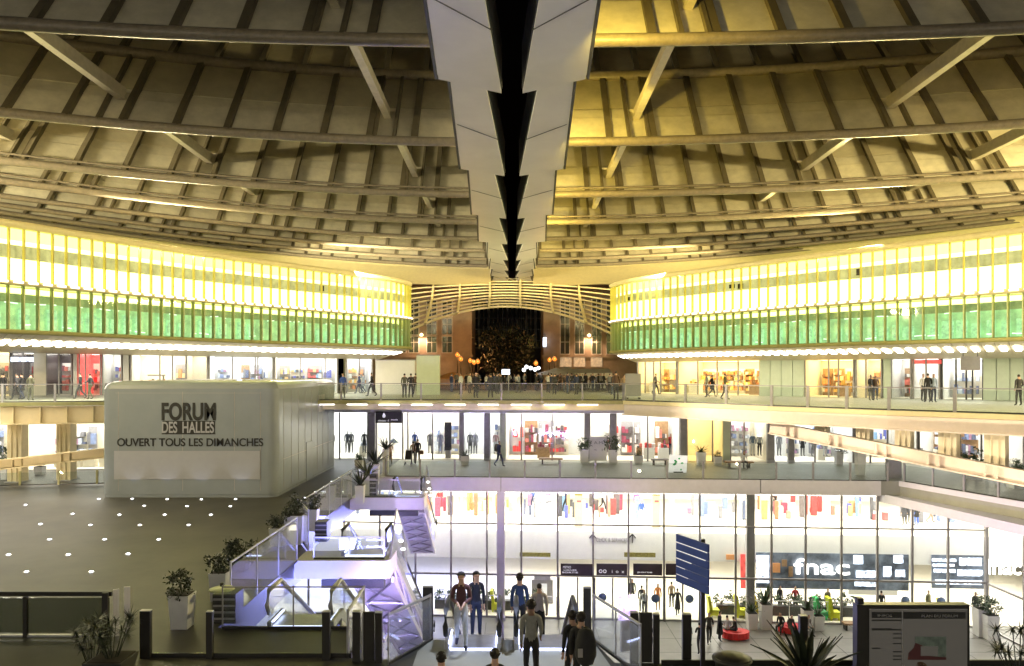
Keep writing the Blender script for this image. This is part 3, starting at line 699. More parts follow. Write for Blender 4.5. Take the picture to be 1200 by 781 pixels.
# ------------------------------------------------------------------ street bridge edge, beams, columns and ramps
br = thing('bridge_edge', 'olive edge of the street bridge with a row of white light dashes below', 'bridge', (0, 48.8, Z0 - .2))
for a, b in zip(UP[1:9], UP[2:10]):
    A, B = V((a[0], a[1], 0)), V((b[0], b[1], 0)); n = (B - A).normalized(); n = V((n.y, -n.x, 0))
    right = a[0] >= 7; left = b[0] <= -24
    o = V((0, 0, Z0 - .12)) + n * .06
    beam_o('edge_trim', 'olive_trim' if not right else 'cream', br, A + o, B + o, .12, .22)
    if right or left:
        gd = .6 if right else 1.0
        o = V((0, 0, Z0 - .25 - gd / 2)) - n * .2
        beam_o('edge_girder', 'beige_pink' if right else 'beige', br, A + o, B + o, .3, gd)
        o = V((0, 0, Z0 - .27 - gd)) - n * .1
        beam_o('girder_flange', 'beige_pink' if right else 'beige', br, A + o, B + o, .6, .07)
        L = (B - A).length
        for k in range(int(L / 1.2) if left else 0):
            p = A.lerp(B, (k + .5) / max(1, int(L / 1.2))) + V((0, 0, Z0 - .75)) + n * 0.0
            blk('stiffener', 'beige_pink' if right else 'beige', br, p, (.05, .22, .96), atan2((B - A).y, (B - A).x))
dash = [(-11, 48.8), (7, 48.2)]
for k in range(15):
    px = 340 + 38.7 * k; Y = 48.55
    blk('light_dash', 'strip_lamp', br, (px_(px, Y), Y - .1 if px > 420 else Y + .3, -2.02), (1.28, .14, .07), -.03)
fb('lower_lip', 'cream', br, -20, 16.2, .75, 1.15, Z0 - .62, Z0 - .24)
for x, y, L in ((13, 47.5, 5), (19, 45, 6), (25, 42.5, 6), (32, 41, 6), (20, 50, 8), (30, 48.5, 8), (-27, 48.5, 7), (-36, 48.0, 7)):
    blk('soffit_light', 'lamp_white', br, (x, y, Z0 - .34), (L, .35, .1), -.2 if x > 0 else .1)
fb('soffit', 'slab_white', br, -22, 34, 1.2, 9.4, Z0 - .55, Z0 - .42)
def column(label, x, y, z0, z1, wd, m, rz=0.0):
    t = thing('column', label, 'column', (x, y, z0), rz, None)
    blk('shaft', m, t, (x, y, (z0 + z1) / 2), (wd, wd * .8, z1 - z0), rz)
    for dx in (-.18, .18):
        p = V((x, y, 0)) + V((cos(rz), sin(rz), 0)) * dx * wd + V((sin(rz), -cos(rz), 0)) * wd * .43
        blk('rib', m, t, (p.x, p.y, (z0 + z1) / 2), (.05, .08, z1 - z0 - .02), rz)
    blk('base_plate', 'metal_grey', t, (x, y, z0 + .02), (wd + .2, wd + .1, .04), rz)
    return t
for px, Y, lab in ((21, 45.9, 'beige column nearest the left edge of the photo'), (78, 46.6, 'beige column just left of the grey kiosk')):
    column(lab, px_(px, Y), Y, Z1, Z0 - 1.25, .85, 'beige')
RP, RQ = V((14.2, 42.2, -3.0)), V((25.5, 30, -5.2))
for px, lab in ((960, 'slim beige column at the upper end of the right ramp beam'), (1010, 'second beige column from the bridge along the right ramp'), (1057, 'middle beige column behind the right ramp beam'),
                   (1110, 'fourth beige column from the bridge behind the right ramp'), (1166, 'beige column nearest the right edge of the photo')):
    q = (px - CX) / F; f = (q * RP.y - RP.x) / ((RQ.x - RP.x) - q * (RQ.y - RP.y)); p = RP.lerp(RQ, f) + V((.35, .45, 0))
    column(lab, p.x, p.y, p.z - .3, Z0 - .25, .62 + (px - 960) / 200 * .2, 'beige_light', -.8)
def ramp(label, p, q, depth, m):
    t = thing('ramp_beam', label, 'ramp', p); p = V(p); q = V(q)
    d = (q - p).normalized(); s_ = V((-d.y, d.x, 0)).normalized(); s_ = s_ if s_.y < 0 else -s_
    beam_o('web', m, t, p, q, .12, depth)
    up = V((0, 0, depth / 2))
    for sg in (1, -1): beam_o('flange', m, t, p + up * sg + s_ * .1, q + up * sg + s_ * .1, .4, .07)
    L = (q - p).length; n = int(L / 2.1)
    for k in range(n):
        for dd in (0, .45):
            c = p + d * (L * (k + .4) / n + dd) + s_ * .13
            MB().beam(c - up * .95, c + up * .95, .05, .2).build('stiffener', m, t)
    return t
ramp('pink beige ramp beam running down to the right edge', tuple(RP), tuple(RQ), .62, 'beige_pink')
ramp('yellowish ramp beam rising behind the grey kiosk at left', (-31.5, 42.6, -5.45), (-21.8, 44.7, -4.45), .5, 'beige')

# ------------------------------------------------------------------ middle level: bulkhead and shops
V1 = 9.0
mh = thing('bulkhead', 'pale grey bulkhead over the middle level shop windows', 'wall', W(0, V1, Z0 - 1))
fb('panel_strip', 'slab_white', mh, -26, 36, V1, V1 + .3, -3.0, Z0 - .56)
def mshop(px0, px1, label, style, light, cuts, seed, **k):
    a, b = W(ux(px0, V1), V1), W(ux(px1, V1), V1)
    L = ux(px1, V1) - ux(px0, V1)
    cc = [(ux(c, V1) - ux(px0, V1)) / L for c in cuts]
    return shop('shop', label, a, b, Z1, -3.02, 4.2, cc, style, light, seed=seed, head=0, **k)
mshop(330, 431, 'white fashion shop with mannequins on the middle level left of the black sign', 'cool', 'lamp_cool', (330, 388, 398, 431), 31, goods=.15)
mshop(441, 540, 'white fashion shop behind the black hanging sign on the middle level', 'cool', 'lamp_white', (441, 457, 472, 478, 507, 540), 32, goods=.2)
mshop(542, 588, 'narrow white middle level shop with grey coats', 'cool', 'lamp_cool', (542, 543, 568, 574, 588), 33, goods=.25)
mshop(592, 686, 'white middle level shop with bright red caps at its right end', 'red', 'lamp_white', (592, 611, 647, 686), 34, goods=.8)
mshop(691, 797, 'middle level shop with red counters and wooden drawers', 'red', 'lamp_white', (691, 715, 722, 759, 797), 35, goods=.7)
mshop(805, 848, 'yellow lit stair lobby behind middle level glass with potted agave', 'warm', 'lamp_warm', (805, 835, 848), 36, goods=0, wall='cream_wall')
mshop(856, 900, 'cream middle level shop with blue jackets right of the stair lobby', 'cool', 'lamp_white', (856, 872, 900), 37, goods=.2, wall='cream_wall')
mshop(906, 1000, 'middle level shop with grey coats behind the ramp beam', 'cool', 'lamp_cool', (906, 925, 930, 955, 1000), 38, goods=.4)
mshop(1002, 1075, 'middle level entrance with dark door sign behind beige columns', 'mix', 'lamp_white', (1002, 1020, 1040, 1055, 1075), 39, goods=.3)
mshop(1077, 1200, 'middle level shop with tall plants at the far right', 'cool', 'lamp_white', (1077, 1115, 1125, 1150, 1200), 40, goods=.4)
shop('shop', 'middle level shop behind the beige columns at far left', (-40, 50.5), (-22, 52.2), Z1, -3.1, 4, (0, .3, .55, .75, 1), 'cool', 'lamp_white', goods=.5, seed=41, wall='cream_wall', head=.9)
# piers between the windows
for px, wd, lab in ((436, .5, 'grey pier left of the black hanging sign'), (541, .34, 'grey pier behind the shopper with shoulder bag'), (571, .34, 'grey pier just left of the backpacker'), (589, .4, 'pale green pier right of the backpacker'),
                    (688, .42, 'grey pier left of the white notice board'), (719, .4, 'grey pier right of the white notice board'), (801, .5, 'grey pier left of the yellow stair lobby'), (851, .5, 'pale green pier right of the yellow stair lobby'), (903, .5, 'grey pier where the right ramp beam begins'), (927, .4, 'grey pier below the right ramp beam')):
    u = ux(px, V1 - .3)
    t = thing('pier', lab, 'pier', W(u, V1 - .3, Z1), TH)
    fb('shaft', 'metal_grey' if 'grey' in lab else 'pale_green', t, u - wd / 2, u + wd / 2, V1 - .45, V1 - .1, Z1, -3.0)
    fb('skirting', 'steel', t, u - wd / 2 - .02, u + wd / 2 + .02, V1 - .47, V1 - .08, Z1 + .006, Z1 + .2)
def sign_board(name, label, px0, px1, py0, py1, v, m, txt=None, tm='sign_white'):
    u0, u1 = ux(px0, v), ux(px1, v); Y = W((u0 + u1) / 2, v).y; z1, z0 = pz(py0, Y), pz(py1, Y)
    t = thing(name, label, 'sign', W((u0 + u1) / 2, v, z0), TH)
    fb('board', m, t, u0, u1, v, v + .1, z0, z1)
    if txt:
        for (s_, fx, fz, fw, fh) in txt:
            text('lettering', s_, tm, t, W(u0 + (u1 - u0) * fx, v - .015, z0 + (z1 - z0) * fz), (u1 - u0) * fw, (z1 - z0) * fh, TH)
    return t
t = sign_board('hanging_sign', 'black hanging shop sign with white droplet emblem on the middle level', 440, 471, 482.5, 496, V1 - .8, 'sign_black', [('niveau -1', .3, .22, .4, .16), ('mode', .72, .3, .25, .14)])
u = ux(450, V1 - .82); MB().lathe([(0, .34), (.08, .2), (.13, .08), (.09, -.02), (0, -.06)], (0, 0, 0), 10).build('droplet', 'sign_white', t, W(u, V1 - .84, uz(450, 489, V1 - .84)))
sign_board('notice_board', 'white notice board with arrows between two bushy planters', 691, 711, 512, 540, V1 - 1.2, 'white_wall', [('A.M', .5, .75, .5, .12), ('<  1', .5, .45, .5, .1)], 'metal_grey')
sign_board('door_sign', 'dark door sign behind the right beige columns with pale lettering', 1017, 1047, 497, 503, V1 - .2, 'sign_black', [('METRO', .6, .5, .6, .5)])

# ------------------------------------------------------------------ lower glass hall
hl = thing('shopping_hall', 'bright two storey shopping hall behind the tall lower glass front', 'building', W(8, 8, Z3))
UC_ = ux(1155); UL = -21.0
fb('gallery_floor', 'cream_wall', hl, UL, 44, 2.6, 16, Z2 - .3, Z2)
fb('gallery_fascia', 'white_wall', hl, UL, 44, 2.3, 2.58, Z2 - 1.75, Z2 + .06)
fb('gallery_ceiling', 'white_wall', hl, UL, 44, .4, 16, -7.5, -7.38)
fb('back_wall', 'white_wall', hl, UL, 44, 16, 16.3, Z3, -7.38)
fb('hall_ceiling', 'white_wall', hl, UL, 44, 2.6, 16, Z2 - 1.75, Z2 - 1.6)
for k in range(9):
    u = UL + 3.5 + 6.2 * k
    fb('ceiling_light', 'lamp_white', hl, u - 2.2, u + 2.2, 3.2, 12, -7.62, -7.54)
    fb('ceiling_light', 'lamp_white' if k > 2 else 'lamp_iris', hl, u - 2.2, u + 2.2, 3.2, 9, Z2 - 1.9, Z2 - 1.8)
fb('ceiling_light', 'hall_fill', hl, UL + 1, 40, .9, 1.7, -7.62, -7.54)  # added strip with no known source, brightens the gallery fascia
fb('hall_floor', 'cream_wall', hl, UL, 44, .3, 16, Z3 + .005, Z3 + .02)
# gallery shops at the back of the upper floor, coloured goods
rng = random.Random(77)
for k, (p0, p1, style, wallm) in enumerate(((300, 480, 'cool', 'white_wall'), (482, 545, 'red', 'white_wall'), (547, 610, 'warm', 'cream_wall'), (612, 652, 'cool', 'white_wall'), (654, 690, 'mix', 'white_wall'), (692, 735, 'red', 'white_wall'), (738, 778, 'cool', 'white_wall'),
        (780, 875, 'cool', 'white_wall'), (885, 905, 'warm', 'cream_wall'), (907, 948, 'red', 'cream_wall'), (950, 985, 'red', 'cream_wall'), (990, 1030, 'mix', 'white_wall'), (1032, 1110, 'cool', 'white_wall'))):
    v = 9.5; u0, u1 = ux(p0, v), ux(p1, v); mb = MB(); x = u0
    while x < u1 - .25:
        g = rng.uniform(.12, .5)
        if rng.random() < (.55 if style == 'cool' else .9):
            zz = Z2 + .02; h = rng.uniform(.3, 1.7); vv = v + rng.uniform(-2.5, 2.5)
            q = [W(x, vv), W(x + g * .85, vv), W(x + g * .85, vv + .3), W(x, vv + .3)]
            mb.hexa([(p.x, p.y, zz) for p in q], [(p.x, p.y, zz + h) for p in q], rng.randrange(6))
        x += g * .6
    if mb.v: tag(mb.build('merchandise', GM[style], hl), kind='stuff')
# glass front
gf = thing('curtain_wall', 'tall lower glass front with grey mullions facing the escalators', 'building', W(0, 0, Z3))
MPX = [487 - 41.8 * k for k in range(6, 0, -1)] + [487, 528.6, 570.6, 611, 653.5, 695, 736.5, 778, 820, 862, 904, 944, 986, 1028, 1069, 1111, 1155]
us = [ux(p) for p in MPX]
ztop = Z1 - .86; zt1 = -9.45; zt2 = -12.62
for u in us: fb('mullion', 'mullion', gf, u - .055, u + .055, -.08, .1, Z3, ztop)
for a, b in zip(us, us[1:]):
    for z0, z1 in ((Z3 + .06, zt2 - .05), (zt2 + .05, zt1 - .05), (zt1 + .05, ztop - .04)):
        fb('glass_pane', 'glass_clear', gf, a + .055, b - .055, -.012, .012, z0, z1)
for z, h in ((zt1, .10), (zt2, .11), (Z3 + .04, .08)): fb('transom', 'mullion', gf, us[0], us[-1], -.06, .06, z - h / 2, z + h / 2)
# side front coming towards the viewer at right
c0 = W(us[-1], 0); sdv = V((0.02, -1, 0)).normalized()
sf = thing('curtain_wall', 'side wing of the lower glass front at the right edge', 'building', (c0.x, c0.y, Z3))
for k in range(6):
    p = c0 + sdv * (.12 + 3.3 * k)
    blk('mullion', 'mullion', sf, (p.x, p.y, (Z3 + ztop) / 2), (.16, .12, ztop - Z3))
    if k < 5:
        q = p + sdv * 1.65
        for z0, z1 in ((Z3 + .06, zt2 - .05), (zt2 + .05, ztop - .04)):
            blk('glass_pane', 'glass_clear', sf, (q.x, q.y, (z0 + z1) / 2), (.024, 3.16, z1 - z0))
beam_o('transom', 'mullion', sf, c0 + sdv * .12 + V((0, 0, zt2)), c0 + sdv * 16.6 + V((0, 0, zt2)), .12, .11)
beam_o('transom', 'mullion', sf, c0 + sdv * .12 + V((0, 0, Z3 + .04)), c0 + sdv * 16.6 + V((0, 0, Z3 + .04)), .12, .08)
blk('back_wall', 'white_wall', sf, (37.5, 36, (Z3 + ztop) / 2), (.3, 28, ztop - Z3)); blk('ceiling_light', 'lamp_white', sf, (33.5, 38, ztop - .6), (4, 14, .08))
# edge fascia over the glass
ed = thing('terrace_edge', 'lavender lit edge of the middle terrace over the lower glass front', 'bridge', W(0, -.7, Z1 - .4))
for a, b in ((440, 586.5), (587.5, 890.5), (891.5, 1032)):
    fb('fascia_panel', 'slab_white', ed, ux(a, -.66), ux(b, -.66), -.72, -.6, Z1 - .86, Z1 + .02)
for a, b in (((23.2, 45.85), (25.8, 38.15)), ((25.8, 38.15), (29.5, 28))):
    beam_o('fascia_panel', 'slab_white', ed, V((a[0] - .07, a[1], Z1 - .12)), V((b[0] - .07, b[1], Z1 - .12)), .1, .3)
ov = thing('overhang', 'violet edged canopy slab above the right end of the glass front', 'canopy', (24, 44, -7.6))
mb = MB(); mb.prism([(22.3, 46.6), (24.6, 36.5), (27.6, 27), (60, 27), (60, 46)], -7.62, -7.36); fix_normals(mb.build('slab', 'slab_white', ov))
beam_o('edge_trim', 'slab_white', ov, (22.22, 46.6, -7.55), (24.52, 36.5, -7.55), .1, .5); beam_o('edge_trim', 'slab_white', ov, (24.52, 36.5, -7.55), (27.52, 27, -7.55), .1, .5)
for px, v, lab in ((587, -.45, 'tall lavender column in front of the lower glass front'), (879, .5, 'tall grey column behind the glass right of the blue sign')):
    u = ux(px, v); t = thing('column', lab, 'column', W(u, v, Z3), TH)
    fb('shaft', 'slab_white' if px < 700 else 'metal_grey', t, u - .24, u + .24, v - .2, v + .2, Z3, Z1 - .88)
    fb('collar', 'steel', t, u - .26, u + .26, v - .22, v + .22, Z3 + .01, Z3 + .2)
# entrance doors with dark header signs
en = thing('entrance_doors', 'row of glass entrance doors below dark header signs in the lower front', 'door', W(ux(727), -.12, Z3))
dp = [655, 677, 697, 718, 739, 758, 779, 800, 822]
for p in dp: fb('door_post', 'mullion', en, ux(p, -.14) - .05, ux(p, -.14) + .05, -.18, -.1, Z3, zt2 - .06)
for a, b in zip(dp, dp[1:]):
    fb('door_leaf', 'glass_clear', en, ux(a, -.14) + .06, ux(b, -.14) - .06, -.145, -.125, Z3 + .04, zt2 - .1)
hs = [(657, 694, [('METRO', .2, .7, .25, .2), ('LIGNES', .3, .45, .4, .12), ('SORTIE', .3, .25, .5, .12)]), (699, 735, [('oo', .2, .35, .25, .3), ('i  o  x', .7, .35, .4, .25)]), (742, 776, [('porte', .4, .25, .5, .14)]), (780, 795, None)]
for a, b, tx in hs:
    u0, u1 = ux(a, -.2), ux(b, -.2); z1, z0 = uz(a, 660.5, -.2), uz(a, 674, -.2)
    fb('header_sign', 'sign_brown', en, u0, u1, -.24, -.2, z0, z1)
    for (s_, fx, fz, fw, fh) in tx or ():
        text('lettering', s_, 'sign_white', en, W(u0 + (u1 - u0) * fx, -.26, z0 + (z1 - z0) * fz), (u1 - u0) * fw, (z1 - z0) * fh, TH)
for px, py in ((706, 700), (768, 701.5), (808, 702), (1061, 704), (1103, 705)):
    o = MB().lathe([(0, .012), (.26, .012), (.26, -.012), (0, -.012)], (0, 0, 0), 20)
    me = o.mesh('decal'); ob = bpy.data.objects.new('door_decal', me); col.objects.link(ob); ob.location = W(ux(px, -.19), -.19, uz(px, py, -.19)); ob.rotation_euler = (R(90), 0, TH); put(ob, en)
# lettering on the gallery fascia
t = thing('wall_lettering', 'grey CLICK & SERVICES lettering between two up arrows on white band', 'sign', W(ux(717, 2.28), 2.28, Z2 - .9))
text('lettering', 'CLICK & SERVICES', 'metal_grey', t, W(ux(717, 2.27), 2.27, uz(717, 633, 2.27)), ux(736, 2.27) - ux(699, 2.27), .26, TH)
for px in (694.5, 741):
    u = ux(px, 2.26); z = uz(px, 632, 2.26)
    mb = MB(); mb.beam(W(u, 2.26, z - .25), W(u, 2.26, z + .3), .05, .05); mb.beam(W(u - .22, 2.26, z + .06), W(u, 2.26, z + .32), .05, .06); mb.beam(W(u + .22, 2.26, z + .06), W(u, 2.26, z + .32), .05, .06); mb.build('arrow', 'metal_dark', t)
# book and records shop front inside
VF = 2.2
fn = thing('media_shop', 'dark shop front with big white glowing fnac letters behind the lower glass', 'shop', W(ux(1000, VF), VF, Z3))
def fpan(nm, m, a, b, y1, y0, dv=0.0, th_=.08):
    return fb(nm, m, fn, ux(a, VF), ux(b, VF), VF + dv, VF + dv + th_, uz((a + b) / 2, y0, VF), uz((a + b) / 2, y1, VF))
fpan('panel', 'fnac_panel', 886, 1065, 649, 691); fpan('panel', 'fnac_panel', 1092, 1153, 651, 690)
fpan('poster', 'poster_red', 868, 883, 650, 690); fpan('poster', 'screen_cool', 886, 901, 651, 683, -.06, .05)
text('lettering', 'fnac', 'strip_lamp', fn, W(ux(963, VF - .12), VF - .12, uz(963, 664, VF)), ux(996, VF) - ux(931, VF), .98, TH, bold=.008, depth=.1)
text('lettering', 'fnac', 'strip_lamp', fn, W(ux(1176, VF - .12), VF - .12, uz(1176, 664, VF)), ux(1196, VF) - ux(1156, VF), .98, TH, bold=.008, depth=.1)
for a, b, y1, y0 in ((1000, 1011, 651, 661), (1003, 1027, 669, 677), (1001, 1028, 680, 687), (1035, 1044, 664, 676), (1047, 1058, 651, 660), (1049, 1060, 668, 676), (1092, 1120, 655, 658), (1093, 1118, 661, 664), (1094, 1119, 667, 671), (1124, 1150, 654, 663), (1122, 1151, 668, 675), (1096, 1150, 680, 685)):
    fpan('screen', 'screen_cool', a, b, y1, y0, -.06, .05)
for a, b, y1, y0, m in ((905, 914, 660, 671, 'goods_face'), (916, 922, 656, 664, 'x'), (924, 929, 664, 676, 'x')):
    fpan('poster', 'wood' if m != 'goods_face' else 'canvas_orange', a, b, y1, y0, -.06, .05)
fpan('counter', 'white_wall', 1001, 1060, 693, 703, 1.0, .6); fpan('poster', 'canvas_orange', 851, 862, 650, 656, -.06)
for px, py0, py1 in ((617, 648, 652.5), (740, 648, 653)):
    u = ux(px + 10, 1.9); fb('garland', 'green_stripe', hl, u - 1.0, u + 1.0, 2.0, 2.1, uz(px, py1, 2), uz(px, py0, 2))
# white ticket kiosk by the doors
tk = thing('ticket_kiosk', 'pale grey ticket kiosk with lit white panel inside left of the doors', 'kiosk', W(ux(635, 3), 3, Z3))
fb('cabinet', 'metal_grey', tk, ux(623, 3), ux(648, 3), 3, 3.6, Z3 + .02, uz(635, 680, 3)); fb('lit_panel', 'sign_white', tk, ux(630, 2.97), ux(641, 2.97), 2.95, 2.99, uz(635, 703, 3), uz(635, 684, 3)); fb('cap', 'steel', tk, ux(626, 3), ux(645, 3), 3.05, 3.5, uz(635, 680, 3), uz(635, 675, 3))

# ------------------------------------------------------------------ grey kiosk building on the plaza
kx0, kx1, ky0, ky1, kz1 = -21.45, -12.25, 40.0, 53.4, -.44
kb = thing('kiosk_building', 'grey rounded box building with FORUM DES HALLES lettering on the plaza', 'building', ((kx0 + kx1) / 2, 48, Z1))
def rr(x0, x1, y0, y1, r, n=9):
    out = []
    for cx_, cy_, a0 in ((x1 - r, y0 + r, -90), (x1 - r, y1 - r, 0), (x0 + r, y1 - r, 90), (x0 + r, y0 + r, 180)):
        for k in range(n + 1): a = R(a0 + 90 * k / n); out.append((cx_ + r * cos(a), cy_ + r * sin(a)))
    return out
mb = MB(); rings = []
for off, z in ((.02, Z1 + .0), (.02, Z1 + .14), (0, Z1 + .16), (0, kz1 - .62), (.0, kz1 - .4), (.08, kz1 - .2), (.25, kz1 - .06), (.5, kz1)):
    rings.append([(x, y, z) for x, y in rr(kx0 + off, kx1 - off, ky0 + off, ky1 - off, .52)])
n = len(rings[0]); vs_ = [p for r_ in rings for p in r_]; fs = []
for i in range(len(rings) - 1):
    for k in range(n): fs.append((i * n + k, i * n + (k + 1) % n, (i + 1) * n + (k + 1) % n, (i + 1) * n + k))
mb.add(vs_, fs, 0, False); mb.add(rings[-1], [tuple(range(n))], 1)
for i, f in enumerate(mb.f):
    pass
mb.build('cladding', ['box_clad', 'box_top'], kb)
for x in (kx0 + .95, kx0 + 4.3, kx0 + 7.0, kx1 - .85): blk('joint', 'metal_grey', kb, (x, ky0 - .003, (Z1 + kz1) / 2 - .1), (.035, .016, kz1 - Z1 - .9))
for z in (kz1 - .62, -4.62): blk('joint', 'metal_grey', kb, ((kx0 + kx1) / 2, ky0 - .002, z), (kx1 - kx0 - 1.6, .014, .02))
for k in range(9): blk('joint', 'metal_grey', kb, (kx1 + .003, ky0 + 1.2 + 1.42 * k, (Z1 + kz1) / 2 - .1), (.014, .02, kz1 - Z1 - .9))
blk('joint', 'metal_grey', kb, (kx1 + .003, (ky0 + ky1) / 2, -4.62), (.014, ky1 - ky0 - 2, .02))
bx = lambda px: px_(px, ky0); bz = lambda py: pz(py, ky0)
blk('banner', 'banner', kb, ((bx(134) + bx(305)) / 2, ky0 - .02, (bz(528.5) + bz(562)) / 2), (bx(305) - bx(134), .03, bz(528.5) - bz(562)))
text('lettering', 'OUVERT TOUS LES DIMANCHES', 'ink', kb, (bx(223), ky0 - .02, bz(518.5)), bx(308.5) - bx(137.5), bz(513.5) - bz(523), bold=.012)
text('lettering', 'FORUM', 'ink', kb, (bx(221.3), ky0 - .02, bz(482.5)), bx(253) - bx(189.5), bz(472) - bz(493.2), bold=.03)
blk('lettering_ground', 'ink', kb, (bx(228.5), ky0 - .012, bz(501)), (bx(252.5) - bx(205.5), .012, bz(493.4) - bz(508.6)))
blk('lettering_ground', 'ink', kb, (bx(221), ky0 - .012, bz(508.6)), (bx(252.5) - bx(189.5), .012, .05))
blk('lettering_ground', 'ink', kb, (bx(198), ky0 - .0125, bz(501)), (bx(206) - bx(191), .011, bz(493.4) - bz(508.6)))
text('lettering', 'DES', 'banner', kb, (bx(199), ky0 - .024, bz(501)), bx(208) - bx(190.2), bz(494) - bz(507.5), bold=.02)
text('lettering', 'HALLES', 'banner', kb, (bx(232.5), ky0 - .024, bz(501)), bx(252) - bx(215), bz(494) - bz(507.5), bold=.02)
blk('service_panel', 'metal_grey', kb, (kx1 + .004, 49.4, -1.95), (.03, 1.6, 1.1)); blk('door', 'box_clad', kb, (kx1 + .006, 46.4, -5.3), (.04, 1.4, 2.3))
mb = MB(); mb.tube([(bx(169), 42.2, kz1 - .01), (bx(169), 42.2, kz1 + .32)], .05, 6); mb.beam((bx(150), 42.2, kz1 + .3), (bx(171), 42.2, kz1 + .3), .12, .07); mb.build('roof_mast', 'metal_grey', kb)
MB().lathe([(0, .02), (.12, 0), (.12, -.02), (0, -.02)], (bx(274), 40.8, kz1 + .06), 10).build('beacon', 'lamp_blue', kb)
# in-ground lights
GL = [(10, 651), (31, 671), (58, 633), (80, 651), (107, 671), (106, 616), (122.6, 633), (150, 650), (140, 604), (164, 616), (186, 633), (169, 593.5), (193, 604), (221, 616), (116, 585.5), (155, 585.3),
      (219, 594), (247, 604), (196, 585.6), (236, 586), (270, 594), (276, 585.6), (358, 584), (370, 577), (380, 571), (389, 565), (398, 560), (30, 592.5), (85, 603), (47.5, 615)]
lp = MB().lathe([(0, .03), (.055, .03), (.062, .02), (.066, .004)], (0, 0, 0), 12); lm = lp.mesh('ground_lamp'); rm = MB().lathe([(.068, .004), (.07, .025), (.1, .02), (.105, .004)], (0, 0, 0), 12).mesh('steel')
root0 = None
for i, (px, py) in enumerate(GL):
    Y = -Z1 * F / (py - HY); x = px_(px, Y)
    if i == 0:
        root0 = thing('ground_light', 'small round white light glowing in the dark plaza floor', 'light', (0, 0, 0), 0, 'lights set in the plaza floor')
        for nm, me in (('lens', lm), ('trim_ring', rm)): put((lambda o: (col.objects.link(o), o)[1])(bpy.data.objects.new(nm, me)), root0)
        r_ = root0
    else: r_ = copy_tree(root0)
    r_.location = (x, Y, Z1 + .005)
for px in (120, 157, 196, 236, 283):
    x = bx(px); lamp('SPOT', 'kiosk_uplight', (x, ky0 - .8, Z1 + .06), (x, ky0 - .02, Z1 + 2.3), 13, (.85, .9, 1), .05, spot=62)

